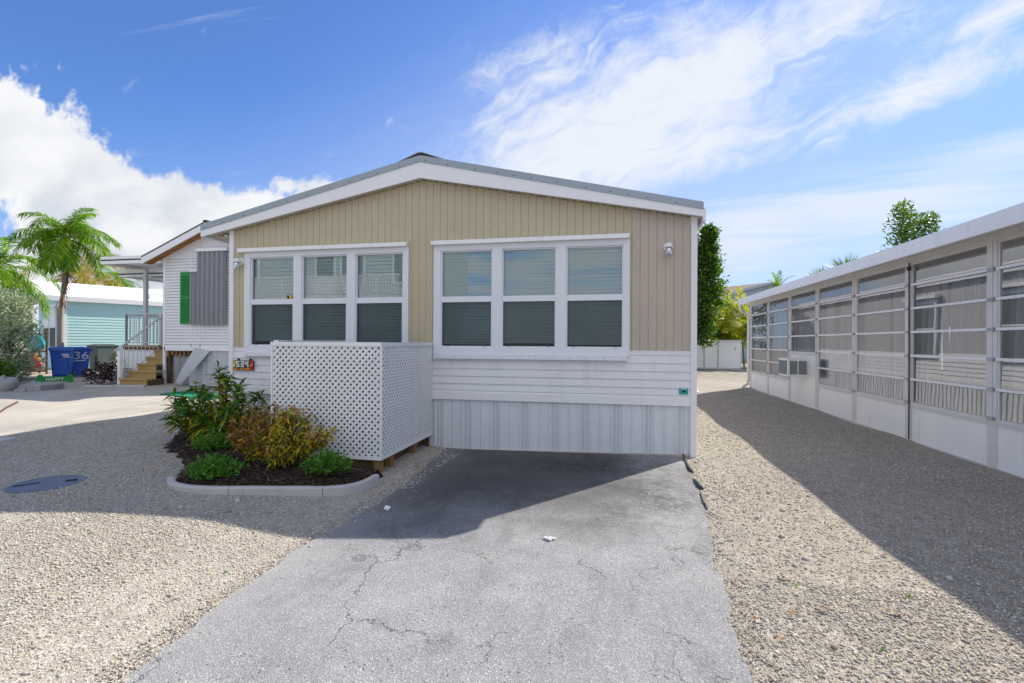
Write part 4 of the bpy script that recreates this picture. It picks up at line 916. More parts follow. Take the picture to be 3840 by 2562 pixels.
low_shrub('low green shrub under the lattice corner beside the wooden post', (-2.98, 4.74, .07), .29, .22, .22, 46, 3)
# ------------------------------------------------------------------ neighbour's glazed porch on the right
XR = 4.55
gp = thing('glazed_porch', 'long white porch with louvred glass bays and grey curtains along the gravel side yard', 'porch', (XR, 12, 0))
PY = [3.5, 5.25, 7.02, 8.75, 10.5, 12.25, 14.0, 15.8, 17.68]
PW = .075
for k, y in enumerate(PY):
    b = MB(); b.box(XR - .014, XR + .05, y - PW, y + PW, -.02, 2.80)
    b.box(XR - .022, XR - .014, y - .012, y + .012, .58, 2.78)
    b.build('post', M['old_white'], gp, bevel=.003)
def sill_z(k): return 1.30 if k == 5 else .60
RZ = [.955, 1.32, 1.685, 2.05, 2.415]
for k, (ya, yb) in enumerate(zip(PY, PY[1:])):
    y0, y1 = ya + PW, yb - PW; sz = sill_z(k)
    b = MB(); b.box(XR, XR + .03, y0, y1, -.02, sz - .09 if k != 5 else sz - .06)
    b.build('kick_panel', M['white_metal'], gp)
    b = MB(); b.box(XR - .012, XR + .03, y0, y1, sz - .09, sz, 0); b.box(XR - .02, XR + .0, y0, y1, sz - .05, sz - .03, 0); b.box(XR - .006, XR + .03, y0, y1, 2.725, 2.80, 0)
    b.box(XR - .004, XR + .03, y0, y0 + .03, sz, 2.725); b.box(XR - .004, XR + .03, y1 - .03, y1, sz, 2.725)
    fr = b.build('louvre_window', M['old_white'], gp)
    zs = [sz] + [z for z in RZ if z > sz + .1] + [2.725]
    for z in zs[1:-1]:
        MB().box(XR - .026, XR + .004, y0 + .0, y1 - .0, z - .017, z + .017).build('rail', M['white_trim'], fr)
    for z0, z1 in zip(zs, zs[1:]):
        MB().quad((XR + .006, y0 + .03, z0), (XR + .006, y1 - .03, z0), (XR + .012, y1 - .03, z1), (XR + .012, y0 + .03, z1)).build('pane', M['glass_clear'], fr)
    for z in zs[:-1]:
        MB().box(XR - .042, XR - .022, ya - .055, ya + .05, z - .022, z + .018).build('clip', M['grey_metal'], fr)
    # curtain: pleats hang unevenly, drawn apart in places
    n = 240; V = []; y0 -= .07; y1 += .07; ph = rng.uniform(0, 6); x0 = XR + .17
    zt, zb = 2.47, .12 if sz < 1 else 1.05
    for i in range(n + 1):
        y = y0 + (y1 - y0) * i / n; q = math.sin(y * 52 + ph + 2.2 * math.sin(y * 5)) * .065 + math.sin(y * 19 + ph) * .03
        V += [(x0 + q * .55, y, zt), (x0 + q, y + .006 * math.sin(y * 31), (zt + zb) / 2), (x0 + q * 1.3, y + .012 * math.sin(y * 17 + ph), zb)]
    F = [[i * 3 + j, i * 3 + 3 + j, i * 3 + 4 + j, i * 3 + 1 + j] for i in range(n) for j in range(2)]
    gaps = [(a_, a_ + rng.uniform(.012, .05)) for a_ in rng.uniform(.04, .95, 5)] + ([(.0, .22)] if k == 5 else [(.60, .80)] if k == 4 else [])
    F = [f for f in F if not any(g0 < (f[0] // 3) / n < g1 for g0, g1 in gaps)]
    link_mesh('curtain', V, F, M['curtain'], parent=gp, smooth=True)
    MB().tube([(x0, y0, zt + .02), (x0, y1, zt + .02)], .01, 6).build('curtain_rod', M['white_metal'], gp)
MB().box(XR - .01, XR + .05, PY[0], PY[-1] + .06, 2.80, 2.9).build('header_beam', M['old_white'], gp)
b = MB(); b.box(XR - .018, XR - .006, PY[0], PY[-1], 2.77, 2.795)
b.build('header_trim', M['old_white'], gp)
MB().box(XR - .03, XR + .06, PY[0] - 2, PY[-1] + .06, -.08, -.0).build('base_curb', M['edging'], gp)
ex = 4.10
b = MB(); prof = [(ex, 2.755), (ex - .004, 2.80), (ex + .006, 2.835), (ex + .004, 2.90), (ex + .012, 2.955), (ex + .05, 2.965), (ex + .06, 2.94), (ex + .07, 2.76)]
b.ext([(x, PY[0] - 2, z) for x, z in prof], (0, 17.45 - PY[0] + 2, 0)); b.build('gutter', M['white_metal'], gp)
MB().ext([(ex + .06, PY[0] - 2, 2.95), (8.6, PY[0] - 2, 3.10), (8.6, PY[0] - 2, 3.02), (ex + .06, PY[0] - 2, 2.87)], (0, 19.9 - PY[0], 0)).build('roof', M['white_roof'], gp)
MB().box(ex + .07, XR + .0, PY[0] - 2, 17.9, 2.85, 2.868).build('soffit', M['old_white'], gp)
b = MB(); b.box(7.6, 7.65, PY[0] - 2, 17.75, 0, .9); b.box(7.6, 7.65, PY[0] - 2, 17.75, 1.9, 3.0)
for y in PY: b.box(7.6, 7.65, y - .5, y + .5, .9, 1.9)
b.build('rear_wall', M['white_vinyl'], gp)
MB().box(XR + .05, 7.6, 17.70, 17.75, 0, 3.0).build('end_wall', M['white_metal'], gp)
MB().box(XR + .05, 7.6, PY[0] - 2, 17.7, -.0, .04).build('floor_slab', M['concrete'], gp)
b = MB(); y = 17.78
b.tube([(ex + .05, 17.38, 2.80), (ex + .05, 17.40, 2.66), (ex + .12, 17.48, 2.56), (ex + .30, 17.66, 2.50), (XR - .045, y, 2.42), (XR - .045, y, 2.2), (XR - .045, y, .25), (XR - .06, y - .02, .14), (XR - .25, y - .1, .03)], .048, 8); b.build('downspout', M['white_metal'], gp, smooth=True)
MB().tube([(XR - .035, PY[3] - .062, 2.76), (XR - .03, PY[3] - .066, 1.6), (XR - .035, PY[3] - .068, .02)], .009, 6).box(XR - .06, XR - .02, PY[3] - .09, PY[3] - .04, 2.64, 2.70).build('tie_rod', M['dark_metal'], gp)
ac = thing('air_conditioner', 'white window air conditioner sticking out of the glazed porch wall', 'air conditioner', (4.3, 13.1, .70))
ax0, ax1, ay0, ay1, az0, az1 = 4.11, 4.60, 12.80, 13.45, .70, 1.14
MB().box(ax0, ax1, ay0, ay1, az0, az1).build('case', M['white_metal'], ac, bevel=.012)
b = MB(); b.box(ax0 + .05, ax0 + .215, ay0 - .004, ay0 - .001, az0 + .06, az1 - .06, 1); b.box(ax0 + .245, ax0 + .42, ay0 - .004, ay0 - .001, az0 + .06, az1 - .06, 1)
for k in range(14):
    z = az0 + .07 + k * .0225; b.box(ax0 + .05, ax0 + .215, ay0 - .014, ay0 - .004, z, z + .010, 0); b.box(ax0 + .245, ax0 + .42, ay0 - .014, ay0 - .004, z, z + .010, 0)
b.build('side_louvre', [M['fin'], M['dark']], ac)
b = MB(); b.box(ax0 - .006, ax0 - .001, ay0 + .04, ay1 - .04, az0 + .05, az1 - .05, 1)
for k in range(34): y = ay0 + .05 + k * .0165; b.box(ax0 - .010, ax0 - .006, y, y + .006, az0 + .05, az1 - .05, 0)
b.build('condenser_grille', [M['grey_metal'], M['dark']], ac)
# ------------------------------------------------------------------ back of the side yard
sh = thing('storage_shed', 'low white panelled shed behind the side yard under the green tree', 'shed', (5.6, 30.2, 0))
MB().box(2.2, 7.19, 29.9, 31.4, .03, 1.62).build('wall', M['white_metal'], sh)
MB().box(2.15, 7.24, 29.82, 31.5, 1.62, 1.68).build('roof', M['old_white'], sh)
for x in (3.7, 5.203, 5.957): MB().box(x - .025, x + .025, 29.87, 29.9, .08, 1.6).box(x - .06, x - .02, 29.86, 29.87, .95, 1.06).build('door_trim', M['soffit'], sh)
MB().box(2.2, 7.19, 29.86, 29.9, .0, .09).build('base_trim', M['fin'], sh)
MB().box(7.15, 7.2, 29.88, 29.9, .1, 1.6).build('corner_trim', M['white_trim'], sh)
def spray_tree(name, label, base, axis_top, n, width, zlo, leafm, L, wd, per, seed, lean=(0, 0)):
    rr = random.Random(seed); t = thing(name, label, 'tree', base); b0, tp = Vector(base), Vector(axis_top); b = MB(); P = []; D = []
    b.tube([b0, b0.lerp(tp, .35) + Vector((.05, 0, 0)), b0.lerp(tp, .7), tp], [.11, .085, .05, .012], 8)
    for k in range(n):
        q = (k + rr.random()) / n; z = zlo + (tp.z - .5 - zlo) * q; c = b0.lerp(tp, min(1, (z / tp.z) ** .45)); c.z = z; c.x -= (rr.uniform(.8, 3.2) if k % 3 == 0 else 0); a = rr.uniform(0, 2 * PI); w = width(q) * rr.uniform(.55, 1.12)
        e = c + Vector((math.cos(a) * w, math.sin(a) * w * .8, w * rr.uniform(-.15, .75))); m_ = c.lerp(e, .5) + Vector((0, 0, .06)); b.tube([c, m_, e], [.022, .014, .004], 5, cap=False)
        ax = (e - c).normalized()
        for j in range(per):
            s_ = rr.uniform(.25, 1.03) ** .8; p = c.lerp(e, s_) + Vector((rr.gauss(0, .11), rr.gauss(0, .11), rr.gauss(0, .10) + .05)); d = ax * .7 + Vector((rr.gauss(0, .6), rr.gauss(0, .6), rr.gauss(.15, .5))); P.append(tuple(p)); D.append(tuple(d.normalized()))
    b.build('trunk', M['bark_dark'], t); P, D = np.array(P), np.array(D); k = len(P)
    V, F = leaf_quads(P, D, L * rng.uniform(.6, 1.25, k), wd * rng.uniform(.7, 1.2, k)); link_mesh('crown', V, F, leafm, parent=t); return t
spray_tree('leafy_tree', 'tall dark green glossy tree behind the right corner of the beige home', (3.75, 27.6, 0), (5.0, 27.2, 7.9), 330, lambda q: 1.16 * (1 - .84 * max(0, q - .48) / .52) * (1 + .16 * math.sin(q * 21)) * (.8 + .2 * min(1, q * 5)), 1.35, M['tree_leaf'], .19, .095, 60, 21)
def areca(label, base, n, h, seed):
    rr = random.Random(seed); t = thing('areca_palm', label, 'palm', base, 'yellow green palms behind the white shed')
    for k in range(4):
        x, y = base[0] + rr.uniform(-.4, .4), base[1] + rr.uniform(-.3, .3); MB().tube([(x, y, 0), (x + rr.uniform(-.2, .2), y, h * .45)], [.06, .04], 6).build('cane', M['crownshaft'], t)
    for k in range(n):
        az = 2 * PI * k * .618 + rr.uniform(-.3, .3); frond('frond', (base[0] + rr.uniform(-.35, .35), base[1] + rr.uniform(-.3, .3), h * rr.uniform(.25, .55)), az, rr.uniform(.55, 1.35), h * rr.uniform(.55, .75), [M['areca_leaf'], M['crownshaft']], t, droop=rr.uniform(1.2, 2.0), nl=36, lw=.06, ll=.55, hang=.3)
areca('yellow green feathery palm between the dark tree and the glazed porch', (7.1, 31.9, 0), 36, 5.0, 3)
areca('yellow green feathery palm rising behind the porch downspout', (8.3, 32.6, 0), 30, 4.8, 8)
areca('shaded feathery palm low behind the middle of the white shed', (6.0, 32.0, 0), 24, 3.9, 5)
hs = thing('blue_grey_house', 'blue grey sided house with brown shingle roof far behind the glazed porch', 'house', (10, 45, 0))
MB().ext([(4, 45, 0), (16.2, 45, 0), (16.2, 45, 5.2), (13.17, 45, 6.55), (9.2, 45, 5.45), (4, 45, 4.2)], (0, 9, 0)).build('gable_wall', M['bluegrey'], hs)
b = MB(); lap(b, 4, 16.2, 44.98, [.3 + .2 * k for k in range(26)], .03); b.build('siding', M['bluegrey'], hs)
b = MB(); b.ext([(3, 44.6, 4.12), (13.17, 44.6, 6.70), (13.17, 44.6, 6.50), (3, 44.6, 3.9)], (0, .3, 0)); b.ext([(13.17, 44.6, 6.70), (17.2, 44.6, 5.1), (17.2, 44.6, 4.9), (13.17, 44.6, 6.50)], (0, .3, 0)); b.build('rake_board', M['bluegrey'], hs)
b = MB(); b.ext([(3, 44.9, 4.10), (13.17, 44.9, 6.68), (13.17, 44.9, 6.60), (3, 44.9, 4.02)], (-1.5, 12, .9)); b.ext([(13.17, 44.9, 6.68), (17.2, 44.9, 5.08), (17.2, 44.9, 5.0), (13.17, 44.9, 6.60)], (0, 12, 0)); b.build('roof', M['shingle'], hs)
palm('palm with a bright upright frond peeking over the far end of the porch roof', (11.2, 36, 0), (11.0, 36, 4.7), (.1, 0, 0), .13, .10, 11, 1.35, M['palm_leaf'], seed=4, el=(.0, 1.5), nl=34, ll=.34, droop=(1.0, 1.6))
rt = random.Random(9); cl = []
for cx, cz, r in ((12.1, 5.75, .55), (12.0, 6.35, .4), (12.0, 5.2, .6), (12.6, 5.4, .6), (12.0, 4.4, .8), (12.4, 6.2, .45), (12.3, 6.9, .3), (12.9, 5.9, .45), (13.1, 6.3, .35), (12.8, 5.0, .8), (13.3, 5.6, .5)):
    cl.append((cx - .9, 22.2, cz, r)); cl.append((cx - .9 + rt.uniform(-.2, .2), 22.2 + rt.uniform(-.6, .6), cz + rt.uniform(-.2, .2), r * .8))
bush_tree('small_tree', 'light green leafy treetop showing above the middle of the porch roof', 'tree', (11.6, 22.3, 0), cl, 120, M['light_leaf'], .16, .068, .08)
def fan(label, c, n, L, seed):
    t = thing('fan_palm', label, 'palm', (c[0], c[1], 0), 'spiky palm tips above the porch roof'); rr = random.Random(seed)
    MB().tube([(c[0], c[1], 0), (c[0], c[1], c[2])], .1, 8).build('trunk', M['bark'], t)
    k = 260; D = unit(np.stack([rng.normal(0, .75, k), rng.normal(0, .6, k), np.abs(rng.normal(.75, .35, k))], 1)); V, F = ribbon(np.tile(np.array(c, float), (k, 1)), D, L * rng.uniform(.7, 1.1, k), .035, .12, segs=3); link_mesh('crown', V, F, M['light_leaf'], parent=t)
fan('wide spiky palm tip over the porch roof beside the light green tree', (11.9, 28.3, 5.0), 1, 1.35, 1)
fan('thin spiky palm tip over the porch roof towards the blue grey house', (12.0, 31.6, 5.05), 1, 1.15, 2)
# ------------------------------------------------------------------ the white park home behind the left corner
YE = 11.7; EX = -12.54
def ez(z): return 1.5 + (z - 1.5) * .9286
pk = thing('white_park_home', 'raised narrow white home with grey panelled window and green shutter behind the left corner', 'park home', (-10.9, 11.7, .27))
RXE, RZE = -10.90, 4.74; ew = 2 * (RXE - EX)
def etop(x): return RZE - .425 * abs(x - RXE)
b = MB(); zs = [ez(1.28) + .0835 * k for k in range(42)]
for xa, xb in ((EX, -11.655), (-11.625, -11.36), (-11.33, RXE), (RXE, RXE + ew / 2)):
    for z0, z1 in zip(zs, zs[1:]):
        ta, tb = etop(xa) - .1, etop(xb) - .1
        if z0 >= max(ta, tb): continue
        b.add([(xa, YE - .014, min(z0 + .010, ta)), (xb, YE - .014, min(z0 + .010, tb)), (xb, YE, min(z1, tb)), (xa, YE, min(z1, ta))], [[0, 1, 2, 3]]); b.quad((xa, YE + .02, min(z0 + .010, ta)), (xb, YE + .02, min(z0 + .010, tb)), (xb, YE - .014, min(z0 + .010, tb)), (xa, YE - .014, min(z0 + .010, ta)))
b.box(EX + .01, RXE + ew / 2, YE + .03, YE + .08, 1.22, 3.86); b.box(-11.66, -11.62, YE - .014, YE + .001, 1.4, 4.2); b.box(-11.365, -11.325, YE - .014, YE + .001, 1.4, 4.3)
b.ext([(EX + .01, YE + .001, 3.86), (RXE + ew / 2, YE + .001, 3.86), (RXE, YE + .001, RZE - .12)], (0, .06, 0))
b.build('front_wall', M['white_vinyl'], pk)
MB().box(EX, RXE + ew / 2, YE - .02, YE, 1.21, 1.31).build('bottom_trim', M['white_trim'], pk)
MB().box(EX - .045, EX + .035, YE - .02, YE + .03, .24, 3.86).build('corner_trim', M['white_trim'], pk, bevel=.003)
b = MB(); b.box(EX - .01, EX + .05, YE + .03, YE + 9, 1.2, 3.86); b.box(RXE + ew / 2 - .05, RXE + ew / 2, YE + .03, YE + 9, .3, 3.86); b.box(EX, RXE + ew / 2, YE + 9, YE + 9.05, .3, 3.9); b.build('side_wall', M['white_vinyl'], pk)
oh = .46; b = MB()
for sg in (-1, 1):
    xe = RXE + sg * (ew / 2 + oh); b.ext([(xe, YE - .3, etop(xe)), (RXE, YE - .3, RZE), (RXE, YE - .3, RZE - .04), (xe, YE - .3, etop(xe) - .04)], (0, 9.6, 0))
rf = b.build('roof', M['white_roof'], pk)
b = MB(); c = MB(); d = MB()
for sg in (-1, 1):
    xe = RXE + sg * (ew / 2 + oh)
    b.ext([(xe, YE - .32, etop(xe) - .012), (RXE, YE - .32, RZE - .012), (RXE, YE - .32, RZE - .20), (xe, YE - .32, etop(xe) - .20)], (0, .03, 0))
    c.ext([(xe, YE - .33, etop(xe) + .02), (RXE, YE - .33, RZE + .02), (RXE, YE - .33, RZE - .014), (xe, YE - .33, etop(xe) - .014)], (0, .05, 0))
    d.ext([(xe, YE - .29, etop(xe) - .15), (RXE, YE - .29, RZE - .15), (RXE, YE - .29, RZE - .17), (xe, YE - .29, etop(xe) - .17)], (0, .30, 0))
b.build('rake_board', M['white_trim'], pk); c.build('drip_edge', M['dark_metal'], rf); d.build('timber_soffit', M['timber_soffit'], pk)
MB().box(RXE - .06, RXE + .06, YE - .33, YE + 9, RZE + .0, RZE + .05).build('ridge_cap', M['dark_metal'], rf)
def corrug(b, x0, x1, y, z0, z1, n, amp, mi=0):
    N = n * 8; xs = [x0 + (x1 - x0) * k / N for k in range(N + 1)]; ys = [y - amp * (.5 + .5 * math.cos(2 * PI * k / 8)) for k in range(N + 1)]
    for k in range(N): b.quad((xs[k], ys[k], z0), (xs[k + 1], ys[k + 1], z0), (xs[k + 1], ys[k + 1], z1), (xs[k], ys[k], z1), mi)
b = MB(); corrug(b, ez(0) * 0 + -11.36, -10.42, YE - .03, 1.93, 3.985, 6, .085); b.build('storm_panel', M['corr'], pk, smooth=True)
b = MB(); corrug(b, -11.62, -11.40, YE - .025, 1.93, 3.43, 2, .06); b.build('storm_panel', M['corr'], pk, smooth=True)
MB().box(-11.385, -10.40, YE - .12, YE - .0, 3.985, 4.06).build('panel_track', M['white_metal'], pk)
MB().box(-11.66, -11.38, YE - .09, YE, 3.43, 3.46).build('panel_track', M['white_metal'], pk)
b = MB(); b.box(-11.97, -11.64, YE - .055, YE - .014, 1.965, 3.43)
for z0, z1 in ((2.04, 2.68), (2.77, 3.36)):
    for k in range(int((z1 - z0) / .04)): b.obox((-11.805, YE - .058, z0 + .02 + k * .04), (.115, 0, 0), (0, .006, .010), (0, .006, -.008))
b.build('shutter', M['green_paint'], pk)
# underside: opening with block pier, beam with chalk number, and loose skirting sheet
MB().box(-12.48, -9.3, YE + .35, YE + .6, .25, 1.25).build('dark_crawlspace', M['dark'], pk)
MB().box(-12.45, -11.4, YE + .06, YE + .10, 1.06, 1.22).build('steel_beam', M['beam'], pk)
b = MB()
for k in range(4):
    z = .25 + k * .203; b.box(-12.34, -12.13, YE + .10, YE + .34, z, z + .2); b.box(-12.125, -11.78, YE + .11, YE + .34, z, z + .2)
b.build('block_pier', M['block'], pk, bevel=.006)
MB().box(-12.46, -12.40, YE + .04, YE + .09, .24, 1.22).build('timber_post', M['brown_wood'], pk)
b = MB(); corrug(b, -11.45, -9.3, YE + .03, .22, 1.23, 12, .02); b.build('skirting', M['corr_light'], pk)
MB().box(-11.76, -11.45, YE + .05, YE + .06, .22, 1.0).build('inner_panel', M['skirt'], pk)
V = []; n = 16; mrows = 12
for j in range(mrows + 1):
    s_ = j / mrows
    for i in range(n + 1):
        u = i / n; xt, xb_ = -11.47 + .50 * u, -11.92 + .18 * u + .03; x = xt + (xb_ - xt) * s_ ** 1.0; twist = math.sin(s_ * PI * .6) * .10 * (1 - u)
        V.append((x, YE - .04 - .16 * s_ - twist - .012 * math.cos(u * 2 * PI * 4) - .10 * u * s_, 1.30 - .10 * u - (1.03 - .08 * u) * s_))
F = [[j * (n + 1) + i, j * (n + 1) + i + 1, (j + 1) * (n + 1) + i + 1, (j + 1) * (n + 1) + i] for j in range(mrows) for i in range(n)]
o = link_mesh('loose_skirting_sheet', V, F, M['corr_light'], parent=pk, smooth=True); sm = o.modifiers.new('thickness', 'SOLIDIFY'); sm.thickness = .006
def text_mesh(txt, size, m, name, parent, loc, rot=(PI / 2, 0, 0), extr=.002, shear=0, spacing=1.0):
    cu = bpy.data.curves.new(name, 'FONT'); cu.body = txt; cu.size = size; cu.extrude = extr; cu.shear = shear; cu.space_character = spacing; cu.align_x = 'LEFT'
    tmp = bpy.data.objects.new('tmp_text', cu); S.collection.objects.link(tmp); dg = bpy.context.evaluated_depsgraph_get(); dg.update()
    me = bpy.data.meshes.new_from_object(tmp.evaluated_get(dg)); bpy.data.objects.remove(tmp)
    me.transform(Matrix.Translation(Vector(loc) - origin(parent)) @ __import__('mathutils').Euler(rot).to_matrix().to_4x4()); me.materials.clear(); me.materials.append(m)
    o = bpy.data.objects.new(name, me); S.collection.objects.link(o); o.parent = parent; return o
def strokes(name, txt, x, z, w, h, gap, y, r, m, parent, axis=None):
    """hand-painted characters from brush strokes"""
    G_ = {'5': [[(1, 1), (.15, 1), (.1, .55), (.6, .6), (.95, .35), (.6, 0), (.05, .08)]], '3': [[(.05, .9), (.5, 1), (.9, .8), (.45, .55), (.95, .3), (.5, 0), (.0, .12)]], '6': [[(.75, 1), (.25, .65), (.05, .3), (.4, 0), (.9, .18), (.85, .45), (.4, .5), (.1, .3)]],
          '4': [[(.2, 1), (.05, .5), (.95, .5)], [(.8, 1), (.7, 0)]], '2': [[(.1, .85), (.5, 1), (.85, .75), (.5, .35), (.05, 0), (.95, .05)]], '7': [[(.05, 1), (.95, 1), (.6, .0)]], '_': [[(0, .0), (1, .04)]]}
    b = MB(); ex_ = Vector(axis or (1, 0, 0))
    for k, ch in enumerate(txt):
        for st_ in G_[ch]:
            p = fine(st_, 4) if len(st_) > 2 else st_; b.tube([Vector((x, y, z)) + ex_ * (k * (w + gap) + u * w) + Vector((0, 0, v * h)) for u, v in p], r, 5)
    return b.build(name, m, parent)
strokes('chalk_number', '42237', -12.37, 1.075, .082, .12, .045, YE + .055, .011, M['chalk'], pk)
# porch deck, awning and stairs beside the white home
dk = thing('raised_porch', 'raised side porch with flat white awning roof and grey balustrade beside the white home', 'porch', (-13.6, 13.5, .27))
DX0, DX1, DY0, DZ = -14.65, -12.6, 12.25, 1.34
MB().box(DX0, DX1, DY0, DY0 + 6, DZ - .05, DZ).build('deck', M['tread'], dk)
MB().box(DX0, DX1, DY0 + .02, DY0 + .06, .28, DZ - .08).box(DX0, DX0 + .04, DY0 + .06, DY0 + 6, .28, DZ - .08).build('deck_skirt', M['white_metal'], dk)
MB().box(DX0, DX1, DY0 - .02, DY0 + .02, DZ - .12, DZ - .05).build('deck_fascia', M['brown_wood'], dk)
def railing(p0, p1, z0, z1, n, name='balustrade'):
    b = MB(); a, c = Vector(p0), Vector(p1); b.tube([a + Vector((0, 0, z1)), c + Vector((0, 0, z1))], .026, 6); b.tube([a + Vector((0, 0, z0 + .08)), c + Vector((0, 0, z0 + .08))], .018, 6)
    for k in range(n + 1): q = a.lerp(c, k / n); b.tube([q + Vector((0, 0, z0 + (.08 if k % n else -.02))), q + Vector((0, 0, z1 + (.0 if k % n else .03)))], .010 if k % n else .034, 6)
    return b.build(name, M['pole_grey'], dk)
railing((DX0 + .05, DY0 + .06, DZ), (DX0 + .05, DY0 + 5.9, DZ), 0, .95, 44)
railing((DX0 + .05, DY0 + .06, DZ), (-13.25, DY0 + .06, DZ), 0, .95, 11)
railing((DX0 + .1, DY0 + 5.9, DZ), (DX1, DY0 + 5.9, DZ), 0, .95, 15)
for y in (12.75, 15.4, 18.0): MB().box(DX0 + .16, DX0 + .26, y, y + .10, .27, 3.75).build('awning_post', M['pole_grey'], dk)
MB().box(-15.45, -12.55, 12.2, 15.0, 3.93, 3.97).box(-15.45, -15.42, 12.2, 15, 3.83, 4.05).box(-15.42, -12.75, 12.2, 12.23, 3.83, 4.06).build('awning_roof', M['white_metal'], dk)
MB().box(-15.75, -12.55, 13.0, 18.6, 3.62, 3.66).box(-15.75, -15.72, 13.0, 18.6, 3.56, 3.78).box(-15.72, -12.62, 13.0, 13.03, 3.55, 3.79).build('awning_roof', M['white_metal'], dk)
MB().box(-14.6, -12.6, 13.1, 13.2, 3.5, 3.62).build('awning_beam', M['grey_metal'], dk)
stair = thing('porch_stairs', 'tan wooden stairs with grey sloping handrail up to the raised porch', 'stairs', (-12.95, 11.3, .27))
SY, rise, go = 10.98, .19, .262
for k in range(5):
    y = SY + go * k; z = .27 + rise * (k + 1); x1 = -12.33 if k < 2 else -12.61
    b = MB(); b.box(-13.26, x1, y - .03, y + go + .01, z - .045, z, 0); b.box(-13.24, x1 - .02, y, y + .03, z - rise, z - .045, 0)
    b.build('step', M['tread'], stair)
b = MB(); b.box(-12.37, -12.34, SY + .03, SY + 2 * go, .27, .44); b.box(-13.23, -13.2, SY + .03, SY + 5 * go, .27, .45); b.build('stringer', M['brown_wood'], stair)
b = MB(); b.ext([(-13.22, SY + .05, .27), (-13.22, SY + 5 * go, .27), (-13.22, SY + 5 * go, 1.18), (-13.22, SY + .25, .40)], (.02, 0, 0)); b.build('side_panel', M['white_metal'], stair)
n0, n1 = Vector((-13.30, SY + .06, .28)), Vector((-13.30, SY + 5 * go, .28 + 5 * rise))
MB().box(-13.345, -13.255, SY + .02, SY + .11, .25, 1.30).build('newel_post', M['white_metal'], stair)
MB().box(-13.335, -13.265, n1.y - .04, n1.y + .03, 1.2, 2.28).build('newel_post', M['pole_grey'], stair)
b = MB(); b.tube([n0 + Vector((0, -.16, .92)), n0 + Vector((0, 0, 1.02)), n1 + Vector((0, 0, .98))], .026, 6); b.tube([n0 + Vector((0, .1, .18)), n1 + Vector((0, 0, .08))], .016, 6)
for k in range(1, 10): q = n0.lerp(n1, k / 10); b.tube([q + Vector((0, 0, .14)), q + Vector((0, 0, 1.0))], .009, 5)
b.build('handrail', M['pole_grey'], stair)
for xa, ya, xb, yb in ((-13.45, 10.22, -12.75, 10.45), (-12.74, 10.455, -12.1, 10.72)):
    d = Vector((xb - xa, yb - ya, 0)).normalized(); nn = Vector((-d.y, d.x, 0)); c = Vector(((xa + xb) / 2, (ya + yb) / 2, .285)); b = MB(); b.obox(c, d * (Vector((xb - xa, yb - ya, 0)).length / 2), nn * .05, (0, 0, .035))
    tag(b.build('border_stone', M['edging'], None, loc=(c.x, c.y, .25), bevel=.008), 'pale kerb stone laid before the tan stairs, ' + ('end nearer the purple plant' if xa < -13 else 'end nearer the green mat'), 'kerb stone', 'kerb stones before the stairs')
# green mat and other things on the concrete
b = MB(); b.ext([(-10.85, 10.0, G(-10.85) + .018), (-9.5, 10.0, G(-9.5) + .018), (-9.5, 10.0, G(-9.5) + .04), (-10.85, 10.0, G(-10.85) + .04)], (.0, .85, 0)); o = b.build('turf_mat', M['turf'], None, loc=(-10.4, 9.9, .2)); tag(o, 'green artificial turf mat lying on the concrete before the white home', 'mat')
# ------------------------------------------------------------------ left neighbour: aqua house and its yard
ah = thing('aqua_house', 'pale aqua lap sided house with low white roof beyond the blue bins', 'house', (-21.5, 15.55, .3))
UC, UD, VD = Vector((-21.5, 15.55, 0)), Vector((.423, .906, 0)), Vector((-.906, .423, 0))
def au(u, v, z): return UC + UD * u + VD * v + Vector((0, 0, z))
AL, AWD, AZ0, AZ1 = 10.0, 4.4, .95, 3.10
b = MB(); zs = [AZ0 + .118 * k for k in range(20)]
for z0, z1 in zip(zs, zs[1:]):
    b.quad(au(0, -.015, z0), au(AL, -.015, z0), au(AL, 0, z1), au(0, 0, z1), 0); b.quad(au(0, .0, z0), au(AL, .0, z0), au(AL, -.015, z0), au(0, -.015, z0), 1)
b.quad(au(0, .01, .3), au(AL, .01, .3), au(AL, .01, AZ0), au(0, .01, AZ0), 0)
b.build('long_wall', [M['aqua'], M['aqua']], ah)
b = MB()
for k in range(60): u = AL * k / 60; b.quad(au(u, -.004, .3), au(u + .12, -.004, .3), au(u + .12, -.004, AZ0 - .01), au(u, -.004, AZ0 - .01))
b.build('skirting', M['skirt'], ah)
b = MB()
for z0, z1 in zip(zs, zs[1:]): b.quad(au(-.012, 0, z0), au(-.012, AWD, z0), au(0, AWD, z1), au(0, 0, z1))
b.add([au(.01, 0, .3), au(.01, AWD, .3), au(.01, AWD, 3.15), au(.01, AWD / 2, 3.82), au(.01, 0, 3.15)], [[0, 1, 2, 3, 4]]); b.quad(au(AL, 0, .3), au(AL, AWD, .3), au(AL, AWD, 3.2), au(AL, 0, 3.2)); b.quad(au(0, AWD, .3), au(AL, AWD, .3), au(AL, AWD, 3.2), au(0, AWD, 3.2))
b.build('gable_wall', M['aqua'], ah)
def abox(b, u0, u1, v0, v1, z0, z1, mi=0):
    v = [au(u, w, z) for z in (z0, z1) for w in (v0, v1) for u in (u0, u1)]; return b.add(v, [[0, 2, 3, 1], [4, 5, 7, 6], [0, 1, 5, 4], [2, 6, 7, 3], [0, 4, 6, 2], [1, 3, 7, 5]], mi)
b = MB()
for sg in (0, 1):
    v0, v1 = ((-.14, AWD / 2) if sg == 0 else (AWD + .14, AWD / 2)); za, zb = 3.20, 3.98
    P = [au(-.75, v0, za), au(-.75, v1, zb), au(-.75, v1, zb - .06), au(-.75, v0, za - .06)]; b.ext(P, UD * (AL + 1.1))
rf = b.build('roof', M['white_roof'], ah)
